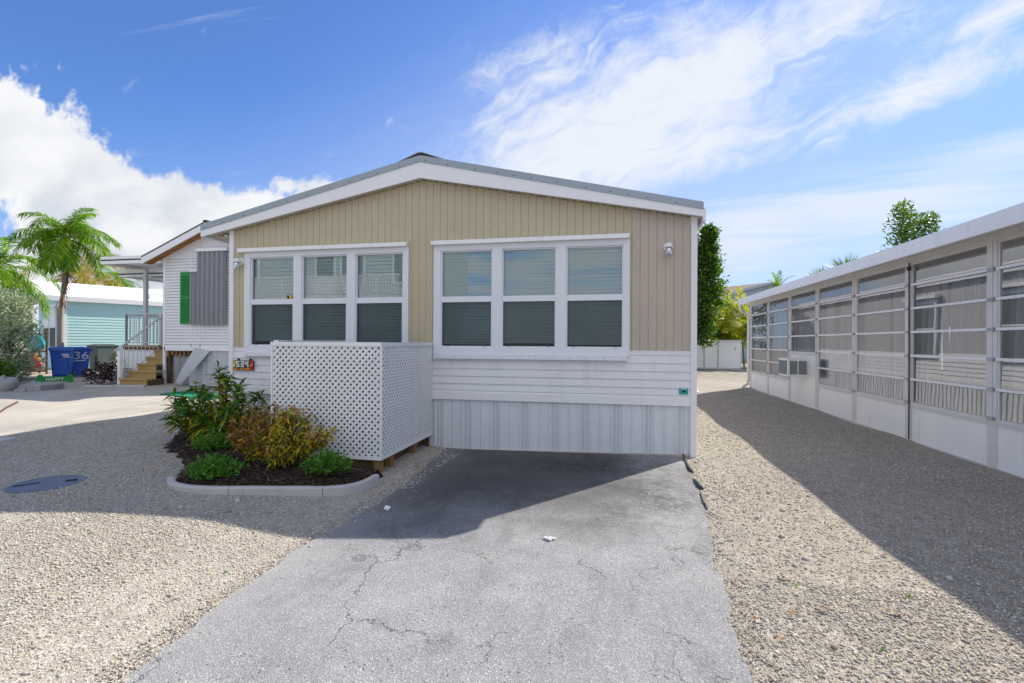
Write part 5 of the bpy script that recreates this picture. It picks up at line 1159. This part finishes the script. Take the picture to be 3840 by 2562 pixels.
b = MB(); abox(b, -.78, AL + .3, -.17, -.13, 3.05, 3.245); abox(b, -.78, AL + .3, -.13, 0, 3.05, 3.07); b.build('fascia', M['white_trim'], ah)
b = MB(); b.ext([au(-.80, -.17, 3.10), au(-.80, AWD / 2, 3.84), au(-.80, AWD / 2, 3.99), au(-.80, -.17, 3.24)], UD * .05); b.ext([au(-.80, AWD + .17, 3.10), au(-.80, AWD / 2, 3.84), au(-.80, AWD / 2, 3.99), au(-.80, AWD + .17, 3.24)], UD * .05); b.build('rake_board', M['white_trim'], ah)
b = MB(); abox(b, 3.0, 3.6, .35, .8, 3.36, 3.62); b.build('roof_vent', M['white_metal'], rf)
b = MB(); abox(b, -.03, .02, -.02, .09, .3, 3.1); abox(b, -.02, .09, -.03, .0, .3, 3.1); b.build('corner_trim', M['white_trim'], ah)
for v0, v1, kind in ((.30, .78, 0), (1.15, 2.05, 1), (2.3, 3.2, 1)):
    b = MB(); abox(b, -.04, .0, v0 - .09, v1 + .09, 1.15, 2.85); w = b.build('window', M['frame_white'], ah)
    b = MB(); abox(b, -.05, -.041, v0, v1, 1.22, 2.0 if kind else 2.78)
    if kind: abox(b, -.05, -.041, v0, v1, 2.07, 2.78, 1)
    b.build('pane', [M['dark_room'], M['blind']], w)
b = MB(); b.lathe([(.17, 0), (.17, .02)], au(-.02, AWD / 2 - .2, 3.38), 10, axis=tuple(-UD)); b.build('sun_ornament', M['orange_paint'], ah)
b = MB(); abox(b, -.06, -.012, -.02, AWD, 2.86, 2.98); b.build('frieze_board', M['white_trim'], ah)
palm('feathery green palm with a leaning slim trunk in front of the aqua house', (-17.45, 12.6, .24), (-17.27, 12.6, 4.30), (-.16, 0, 0), .08, .045, 15, 2.15, M['palm_leaf'], seed=2, nl=64, ll=.44, lw=.033, hang=.5,
     spec=[(PI, .75, 1.85), (PI * .93, .15, 1.72), (PI * .55, .6, 1.60), (-.25, .75, 1.72), (.1, .35, 1.81), (-.9, .25, 1.68), (-1.5, .55, 1.60), (-2.2, .3, 1.51), (.5, .8, 1.60), (1.57, 1.35, 1.47), (.25, -.15, 1.60), (-.6, -.35, 1.43), (-1.9, -.45, 1.26), (2.6, -.1, 1.26), (-1.2, .95, 1.60), (-.35, 1.0, 1.60), (.9, -.3, 1.34), (3.0, .9, 1.51), (2.2, .9, 1.60), (-2.6, .7, 1.68), (-.1, 1.15, 1.60), (1.2, .7, 1.51), (-1.75, 1.1, 1.51), (2.9, .45, 1.76)], droop=(1.25, 1.95))
pr = [o for o in S.collection.objects if o.get('label', '').startswith('feathery green palm with a leaning')][0]
b = MB(); b.tube([(-17.05, 12.45, 4.35), (-16.98, 12.4, 3.9), (-17.05, 12.42, 3.3), (-17.25, 12.45, 2.9), (-17.38, 12.46, 2.55)], [.025, .03, .04, .038, .015], 7); V0 = np.array(b.v); F0 = np.array([q for q in b.f if len(q) == 4])
n = 70; s_ = rng.uniform(.1, 1, n); zc = 4.2 - 1.7 * s_; P = np.stack([-17.02 - .33 * s_ ** 2 + rng.normal(0, .03, n), 12.42 + rng.normal(0, .03, n), zc], 1); D = unit(np.stack([rng.normal(0, .35, n), rng.normal(0, .35, n), -np.ones(n)], 1)); v, f = ribbon(P, D, .32, .022, .2, segs=3)
link_mesh('dead_frond', *merge([(v, f), (V0, F0)]), M['dry_frond'], parent=pr)
palm('green palm half cut off by the photo edge above the silvery bush', (-20.75, 13.0, .28), (-20.95, 13.0, 3.45), (.1, 0, 0), .11, .08, 19, 2.15, M['palm_leaf'], seed=6, nl=50, ll=.50, lw=.045, hang=.35, el=(-.4, 1.3), droop=(1.3, 1.9))
palm('golden palm with yellow fronds over the aqua roof, behind the leaning trunk palm', (-28.9, 22.2, 0), (-29.2, 22.0, 5.1), (.1, 0, 0), .17, .12, 17, 3.3, M['gold_leaf'], seed=8, nl=46, ll=.62, lw=.05, hang=.30, el=(-.5, 1.0), droop=(.9, 1.5))
palm('short green palm crown beyond the aqua roof beside the awning post', (-31.6, 26.2, 0), (-31.6, 26.0, 5.0), (.1, 0, 0), .17, .12, 16, 2.1, M['palm_leaf'], seed=12, nl=40, ll=.52, lw=.05, hang=.35, el=(-.5, 1.2), droop=(1.2, 1.8))
# bushes at the left edge
rt = random.Random(4); cl = []
for k in range(70):
    a = rt.uniform(0, 6.28); z = rt.uniform(.45, 2.75); w_ = 1.0 * math.sqrt(max(.12, 1 - ((z - 1.3) / 1.75) ** 2)); r = w_ * math.sqrt(rt.random()); cl.append((-17.55 + r * math.cos(a) * .95, 11.1 + r * math.sin(a) * .6, z, .30))
t = thing('silvery_bush', 'rounded silvery green bush at the left edge of the photo', 'bush', (-17.5, 11.1, .27)); b = MB()
for q in cl[::2]: b.tube([(-17.5, 11.1, .2), (-17.5 + (q[0] + 17.5) * .5, 11.1 + (q[1] - 11.1) * .5, .3 + q[2] * .5), q[:3]], [.04, .025, .008], 5, cap=False)
b.build('stem', M['bark_dark'], t); leafy('foliage', t, cl, 170, 1.1, .095, .042, M['silver_leaf'], -.1)
cl = [(-16.6 + rt.uniform(-.75, .55), 10.2 + rt.uniform(-.25, .25), rt.uniform(.4, .85), .24) for k in range(26)]
t = thing('low_green_bush', 'dark green low bush beneath the silvery bush beside the grey boulder', 'bush', (-16.6, 10.2, .27)); b = MB()
for q in cl[::2]: b.tube([(-16.6, 10.2, .2), q[:3]], [.02, .006], 5, cap=False)
b.build('stem', M['bark_dark'], t); leafy('foliage', t, cl, 200, 1.0, .075, .04, M['light_leaf'], -.1)
def rock(label, c, r, seed, m='rock', name='boulder', group=None):
    o = MB().blob(c, r, seed, amp=.16, nu=18, nv=12).build(name, M[m], None, loc=(c[0], c[1], c[2] - r[2]), smooth=True); tag(o, label, name.replace('_', ' '), group); return o
rock('rounded grey boulder at the left photo edge beside the concrete drive', (-14.28, 9.05, .40), (.30, .24, .21), 1)
rock('pale small boulder between the rounded grey boulder and the flat slab', (-13.95, 9.2, .30), (.14, .11, .10), 5)
rock('small stone tucked behind the flat slab', (-14.2, 9.62, .33), (.16, .13, .12), 6)
b = MB(); pl = [(-13.95, 9.18), (-13.35, 9.12), (-13.38, 9.45), (-13.62, 9.86), (-14.0, 9.9), (-14.25, 9.55)]
o = b.ext([(x, y, .25 + .012 * math.sin(k * 3)) for k, (x, y) in enumerate(pl)], (.02, .03, .17)).build('stone_slab', M['rock'], None, loc=(-13.8, 9.5, .25), bevel=.03); tag(o, 'flat topped grey stone slab beside the concrete drive before the green sign', 'stone slab')
for k, (x, y, r) in enumerate(((-13.62, 8.98, .09), (-13.9, 9.05, .07))): rock('fist sized grey stone %s the flat slab' % ('against the near corner of' if k == 0 else 'left of the near side of'), (x, y, .27), (r, r * .8, r * .8), 11 + k)
# bone shaped sign
bs = thing('bone_sign', 'green bone shaped sign with the word HAPPY on the ground below the leaning palm', 'sign', (-15.5, 11.0, .27)); bs.rotation_euler = (0, 0, .0)
ux = Vector((.80, .60, 0)); nx_ = Vector((.60, -.80, 0)); b = MB(); o0 = Vector((-15.5, 11.0, 0)); prof = []
for k in range(10): a = PI * .75 - k * PI * 1.5 / 9; prof.append((.30 + .10 * math.cos(a) * 1.0, .13 + .095 * math.sin(a)))
pr_ = [(.24, .185), (.27, .24), (.33, .25), (.38, .20), (.38, .15), (.36, .12), (.39, .07), (.37, .0), (.30, .0), (.25, .05)]
prof = pr_[::1] + [(-x, z) for x, z in pr_[::-1]]
b.ext([o0 + ux * x * 1.05 - nx_ * .02 + Vector((0, 0, .27 + z)) for x, z in prof], nx_ * .04); b.build('board', M['green_paint'], bs, bevel=.006)
text_mesh('HAPPY', .12, M['white_paint'], 'lettering', bs, tuple(o0 - ux * .2 + nx_ * .0215 + Vector((0, 0, .345))), (PI / 2, 0, math.atan2(ux.y, ux.x)), .001, spacing=1.15)
# wheeled bins
def wheelie(name, label, loc, rot, m, group=None, hgt=1.0, wd=.60, dp=.68):
    t = thing(name, label, 'bin', loc, group); x, y, z = loc; t.rotation_euler = (0, 0, rot)
    b = MB(); lv = [(0.05, .78), (.35, .84), (.72, .93), (.93, 1.0)]; v = []
    for h, k in lv: v += [(x + sx * wd / 2 * k, y + sy * dp / 2 * k + .03 * (1 - k), z + h * hgt) for sx, sy in ((-1, -1), (1, -1), (1, 1), (-1, 1))]
    f = [[i * 4 + j, i * 4 + (j + 1) % 4, i * 4 + 4 + (j + 1) % 4, i * 4 + 4 + j] for i in range(3) for j in range(4)] + [[3, 2, 1, 0]]
    b.add(v, f); b.box(x - wd * .52, x + wd * .52, y - dp * .54, y + dp * .52, z + .89 * hgt, z + .935 * hgt); b.box(x - .17, x + .17, y - dp * .49, y - dp * .44, z + .12, z + .62)
    b.build('body', M[m], t, bevel=.02)
    b = MB(); P = [(-.55, .0), (-.5, .05), (-.2, .10), (.25, .10), (.52, .045), (.56, .0)]; b.ext([(x - wd * .56, y + u * dp, z + .935 * hgt + w) for u, w in P], (wd * 1.12, 0, 0)); b.build('lid', M[m], t, bevel=.012)
    for sx in (-1, 1): MB().lathe([(.03, -.03), (.125, -.03), (.135, 0), (.125, .03), (.03, .03)], (x + sx * (wd * .40), y + dp * .40, z + .135), 18, axis=(1, 0, 0)).lathe([(.05, -.036), (.05, .036)], (x + sx * wd * .40, y + dp * .40, z + .135), 10, 1, axis=(1, 0, 0)).build('wheel', [M['black'], M['fin']], t)
    MB().tube([(x - wd * .42, y + dp * .5, z + .9 * hgt), (x - wd * .42, y + dp * .6, z + .92 * hgt), (x + wd * .42, y + dp * .6, z + .92 * hgt), (x + wd * .42, y + dp * .5, z + .9 * hgt)], .02, 6).build('handle', M[m], t); return t
w1 = wheelie('wheeled_bin', 'blue wheeled bin with a faint white print behind the leaning palm trunk', (-17.36, 12.53, .27), .78, 'blue_bin', 'wheeled bins by the aqua house', .97, .52, .62)
b = MB()
for k in range(3): b.box(-17.33 + .02 * k, -17.16 + .012 * k, 12.53 - .318, 12.53 - .30, .27 + .76 - k * .045, .27 + .785 - k * .045)
b.build('printed_mark', M['white_paint'], w1)
w2 = wheelie('wheeled_bin', 'blue wheeled bin with white hand painted 536 on its side', (-17.73, 13.24, .27), -.58, 'blue_bin', 'wheeled bins by the aqua house', .96, .56, .66)
strokes('painted_number', '536', -17.73 + .272, .27 + .60, .16, .22, .05, 13.24 - .31, .017, M['white_paint'], w2, axis=(0, 1, 0))
strokes('painted_underline', '_', -17.73 + .266, .27 + .53, .45, .3, 0, 13.24 - .24, .014, M['white_paint'], w2, axis=(0, 1, 0))
wheelie('wheeled_bin', 'grey green wheeled bin standing apart against the aqua wall', (-19.25, 15.3, .27), -.2, 'green_bin', 'wheeled bins by the aqua house', 1.05, .62, .7)
# kayaks on a rack behind the silvery bush
def kayak(label, c, d, L, r, m, tip=None):
    t = thing('kayak', label, 'kayak', tuple(c), 'kayaks stored behind the silvery bush'); d = Vector(d).normalized(); s_ = d.cross(Vector((0, 0, 1))).normalized(); u = s_.cross(d); b = MB(); v = []; N, K = 14, 14
    for i in range(N + 1):
        q = -1 + 2 * i / N; k = (1 - abs(q) ** 2.6) ** .75 if abs(q) < 1 else .02
        for j in range(K): a = 2 * PI * j / K; v.append(Vector(c) + d * q * L / 2 + s_ * r[0] * max(k, .03) * math.cos(a) + u * r[1] * max(k, .03) * math.sin(a))
    f = [[i * K + j, i * K + (j + 1) % K, (i + 1) * K + (j + 1) % K, (i + 1) * K + j] for i in range(N) for j in range(K)]
    link_mesh('hull', [tuple(p) for p in v], f, [M[m], M[tip or m]], [1 if (tip and k % K in (2, 3, 4)) else 0 for k in range(len(f))], t, smooth=True)
    b.lathe([(.10, 0), (.12, .03), (.08, .05)], tuple(Vector(c) + u * r[1] * .9), 14, axis=tuple(u)); b.build('cockpit_rim', M['black'], t); return t
kayak('turquoise kayak on its side, upper one beside the aqua house window', (-19.75, 13.35, 1.40), (-.9, .4, .05), 2.7, (.18, .30), 'teal_paint')
kayak('red and orange kayak below the turquoise one beside the aqua house', (-19.8, 13.3, .72), (-.9, .4, .02), 2.7, (.18, .32), 'red_paint', 'orange_paint')
kr = thing('kayak_rack', 'dark timber rack holding the two kayaks', 'rack', (-20.1, 13.5, .27))
for q in (-.55, .45):
    c = Vector((-19.8, 13.32, 0)) + Vector((-.9, .4, 0)) * q; b = MB(); b.tube([c + Vector((.12, .25, .27)), c + Vector((.12, .25, 1.8))], .035, 6); b.tube([c + Vector((.12, .25, .42)), c + Vector((-.1, -.2, .42))], .03, 6); b.tube([c + Vector((.12, .25, 1.1)), c + Vector((-.1, -.2, 1.1))], .03, 6); b.build('rack_post', M['brown_wood'], kr)
# purple plant, planter box, flower pots near the stairs
t = thing('purple_plant', 'dark purple leaved plant beside the bottom of the tan stairs', 'plant', (-13.95, 11.05, .27)); P = []; cl = [(-13.95 + rt.uniform(-.32, .38), 11.05 + rt.uniform(-.2, .2), .30 + rt.uniform(.02, .45), .14) for _ in range(22)]; b = MB()
for q in cl[::2]: b.tube([(-13.95, 11.05, .25), q[:3]], [.010, .004], 4, cap=False)
b.build('stem', M['bark_dark'], t); leafy('foliage', t, cl, 34, 1.0, .075, .045, M['purple_leaf'], -.2)
t = thing('stone_planter', 'square pale stone planter behind the purple plant', 'planter', (-14.25, 11.75, .27)); MB().box(-14.6, -13.95, 11.55, 12.0, .26, .66).build('box', M['edging'], t, bevel=.015); MB().box(-14.55, -14.0, 11.6, 11.95, .655, .67).build('soil', M['mulch'], t)
t = thing('flower_pot', 'dark pot with red and orange flowers behind the stair handrail', 'flower pot', (-14.75, 12.15, .27)); MB().lathe([(.14, 0), (.19, .36), (.21, .38), (.17, .38)], (-14.75, 12.15, .27), 16).build('pot', M['black'], t)
leafy('foliage', t, [(-14.75, 12.15, .80, .2), (-14.7, 12.1, .95, .16)], 70, 1, .06, .03, M['light_leaf']); leafy('flowers', t, [(-14.75, 12.12, 1.0, .18), (-14.72, 12.05, .88, .17)], 26, 1, .055, .05, M['flower'])
t = thing('flower_pot', 'small terracotta pot with orange flowers at the foot of the stairs', 'flower pot', (-13.55, 11.25, .27)); MB().lathe([(.06, 0), (.09, .15), (.10, .16), (.08, .16)], (-13.55, 11.25, .27), 14).build('pot', M['terracotta'], t); leafy('foliage', t, [(-13.55, 11.25, .5, .1)], 40, 1, .04, .02, M['low_leaf']); leafy('flowers', t, [(-13.55, 11.22, .55, .10)], 16, 1, .04, .035, M['flower'])
# ------------------------------------------------------------------ small things on the ground
mh = thing('manhole_cover', 'round blue grey manhole cover in the shaded gravel', 'manhole cover', (-5.63, 3.93, G(-5.63))); z = G(-5.63) + relief(-5.63, 3.93) + .004
MB().lathe([(.31, -.03), (.31, .006), (.29, .012), (.278, .006), (.27, .002)], (-5.63, 3.93, z), 40).build('rim', M['manhole'], mh)
MB().lathe([(.268, -.02), (.268, .004), (.255, .007), (.02, .008)], (-5.63, 3.93, z), 40).build('lid', M['manhole'], mh, smooth=False)
MB().obox((-5.77, 3.84, z + .007), (.05, .085, 0), (.010, -.006, 0), (0, 0, .006)).build('lifting_slot', M['dark'], mh)
MB().obox((-5.50, 4.06, z + .008), (.03, .035, 0), (.02, -.02, 0), (0, 0, .006)).build('lifting_slot', M['dark'], mh)
tag(MB().box(-8.62, -8.38, 5.26, 5.46, .03, .09).build('concrete_block', M['edging'], None, loc=(-8.5, 5.36, .04), bevel=.01), 'small pale concrete block at the edge of the concrete drive', 'block')
tag(MB().tube([(-11.75, 7.66, G(-11.75) + .03), (-11.3, 7.2, G(-11.3) + .028), (-10.9, 6.84, G(-10.9) + .028), (-10.4, 6.35, G(-10.4) + .028)], .016, 7).build('rusty_rod', M['rust'], None, loc=(-10.5, 6.6, .22)), 'brown rusty rod lying on the sunlit concrete drive', 'rod')
def gz(x): return G(x) + .006
def rub(label, pts, r): b = MB(); b.tube([(x, y, gz(x) + z) for x, y, z in pts], r, 8); return tag(b.build('rubber_strip', M['rubber'], None, loc=(pts[0][0], pts[0][1], gz(pts[0][0])), smooth=True), label, 'rubber strip', 'dark rubber strips along the driveway edge')
rub('dark rubber strip along the driveway edge touching the white skirting corner', [(.945, 6.93, .012), (.935, 6.7, .008), (.92, 6.4, .012), (.915, 6.15, .014), (.92, 6.05, .004)], [.011, .013, .016, .024, .022])
rub('thick dark rubber strip in the gravel, nearer the camera', [(.895, 5.72, .006), (.90, 5.6, .014), (.905, 5.45, .016), (.915, 5.36, .006)], [.014, .022, .025, .022])
rub('thin dark rubber strip in the gravel, nearest the camera', [(.888, 5.30, -.004), (.875, 5.15, .004), (.86, 4.98, .006), (.862, 4.82, .004), (.845, 4.7, -.004)], [.008, .012, .013, .018, .008])
b = MB(); rt = random.Random(2)
for k, (dx, dy, r) in enumerate(((0, 0, .026), (.036, .008, .018), (-.032, .01, .015), (.014, -.024, .010))): b.blob((-.48 + dx, 3.82 + dy, gz(-.48) + .012), (r, r * .8, r * .55), k, amp=.2, nu=9, nv=6)
tag(b.build('plaster_lump', M['stone_white'], None, loc=(-.48, 3.82, gz(-.48))), 'crumbled white lump lying on the sunlit asphalt', 'lump')
tag(MB().blob((-2.05, 4.24, gz(-2.05) + .02), (.032, .026, .022), 7, amp=.15, nu=10, nv=7).build('pale_stone', M['stone_white'], None, loc=(-2.05, 4.24, gz(-2.05))), 'pale stone at the shaded left edge of the asphalt near the wooden post', 'stone')
t = MB(); t.ext([(2.02, 15.7, .0), (2.62, 15.7, .0), (2.05, 15.9, .14)], (.0, .25, .01)); tag(t.build('white_board', M['white_trim'], None, loc=(2.3, 15.8, 0)), 'white board scrap lying on the gravel beyond the right house corner', 'board')
leaf_at = [(1.54, 5.68, 'a'), (1.18, 5.25, ''), (1.37, 4.85, ''), (1.12, 3.4, ''), (.82, 3.32, ''), (1.21, 3.06, ''), (.73, 2.99, ''), (1.57, 3.06, ''), (1.87, 3.9, ''), (2.25, 4.52, ''), (4.20, 9.24, ''), (1.52, 4.07, ''), (-1.66, 5.55, ''), (-.71, 5.86, ''), (-5.30, 3.62, ''), (-5.82, 5.13, ''), (.97, 2.99, ''), (.86, 2.71, ''), (.75, 2.88, '')]
LB = ['orange brown fallen leaf on the sunny gravel level with the rubber strips', 'small fallen leaf on the gravel just right of the thin rubber strip', 'small brown fallen leaf halfway between asphalt edge and porch shadow', 'brown curled leaf beside the cracked asphalt edge, farther of the edge leaves', 'orange fallen leaf lying on the last crumbs of the asphalt edge', 'long tan fallen leaf, largest on the sunny gravel', 'dark fallen leaf right at the asphalt edge', 'pale forked leaf lying near the porch shadow line', 'orange leaf on the edge of the porch shadow', 'brown leaf inside the porch shadow on the gravel', 'orange leaf at the foot of the porch kick panels', 'rust coloured leaf in the middle of the sunny gravel strip', 'long tan leaf on the shaded asphalt before the skirting', 'red brown leaf in the middle of the shaded asphalt', 'orange leaf at the near rim of the manhole cover', 'brown leaf on the shaded gravel beyond the manhole cover', 'dark curled leaf left of the long tan leaf', 'brown leaf on the sunny gravel, nearest the camera', 'grey brown leaf half buried beside the asphalt edge']
rt = random.Random(31)
for k, (x, y, _) in enumerate(leaf_at):
    L = rt.uniform(.018, .032) if k not in (5, 12, 7) else .048; a = rt.uniform(-.6, .6) + (PI if k % 2 else 0); D = np.array([[math.cos(a), math.sin(a), rt.uniform(-.1, .12)]]); V, F = ribbon(np.array([[x, y, gz(x) + .018]]), D, L * 1.6, L * .62, .12, segs=6, up=np.array([[rt.uniform(-.3, .3), rt.uniform(-.3, .3), 1.0]]))
    V[:, 2] += .012 * np.abs(np.sin(np.arange(len(V)) * 1.3)); tag(link_mesh('fallen_leaf', V, F, M['dead_leaf'], loc=(x, y, gz(x))), LB[k], 'leaf', 'fallen leaves on the ground')
# ------------------------------------------------------------------ house across the street, seen only in the window glass
rh = thing('raised_house', 'white raised house with porch balustrade across the street, mirrored in the left window', 'house', (-14, -10, 0))
b = MB(); HX0, HX1, HY = -21.0, -9.0, -10.0; FZ = 3.75; zs = [FZ + .2 * k for k in range(28)]
for z0, z1 in zip(zs, zs[1:]): b.quad((HX0, HY + .03, z0), (HX1, HY + .03, z0), (HX1, HY, z1), (HX0, HY, z1))
b.box(HX0, HX1, HY - 6, HY - .05, FZ, 9.1); b.build('wall', M['bluegrey_pale'], rh)
MB().box(HX0 - .5, HX1 + .5, HY - 6.5, HY + .6, 9.1, 9.3).build('roof', M['white_roof'], rh)
MB().box(HX0, HX1, HY - 5, HY - .2, 0, FZ).build('undercroft', M['dark_room'], rh)
for x, wd, z0 in ((-19.9, .5, 4.6), (-15.2, .5, FZ + .05), (-13.6, .6, 4.6), (-10.6, .6, 4.6)):
    w = MB().box(x - wd - .14, x + wd + .14, HY + .03, HY + .07, z0 - .1, 6.5).build('window', M['frame_white'], rh); MB().box(x - wd, x + wd, HY + .07, HY + .075, z0 if z0 > 4 else 5.0, 6.36).build('pane', M['dark_room'], w)
MB().box(-18.6, -10.2, HY, HY + 1.6, FZ - .15, FZ).build('porch_floor', M['white_metal'], rh)
b = MB(); b.box(-18.6, -10.2, HY + 1.5, HY + 1.58, FZ + .98, FZ + 1.06).box(-18.6, -10.2, HY + 1.52, HY + 1.56, FZ + .1, FZ + .16)
for k in range(57): x = -18.6 + .147 * k; b.box(x, x + (.045 if k % 12 else .11), HY + 1.52, HY + 1.56, FZ, FZ + 1.0)
b.build('balustrade', M['white_trim'], rh)

# small weeds sprouting from the gravel
for k, (x, y, lb) in enumerate(((1.77, 4.47, 'tiny green weed in the sunny gravel, farthest from the camera'), (1.14, 3.36, 'tiny green weed beside a brown leaf on the sunny gravel'), (1.72, 3.30, 'bright tiny weed near the porch shadow line'), (-2.56, 2.86, 'tiny green weed close to the left edge of the asphalt'), (-3.81, 2.94, 'tiny green weed in the middle of the sunny left gravel'), (1.30, 2.72, 'tiny weed on the right gravel, nearest the camera'), (3.62, 6.6, 'tiny weed in the shade at the foot of the porch'))):
    n = 12; V, F = ribbon(np.tile(np.array([[x, y, gz(x) + relief(x, y)]]), (n, 1)) + rng.normal(size=(n, 3)) * [.008, .008, .001], dirs(n, .3, 1.0), .022 * rng.uniform(.6, 1.3, n), .006, .3, segs=3)
    tag(link_mesh('weed', V, F, M['low_leaf'], loc=(x, y, gz(x))), lb, 'weed', 'weeds in the gravel')
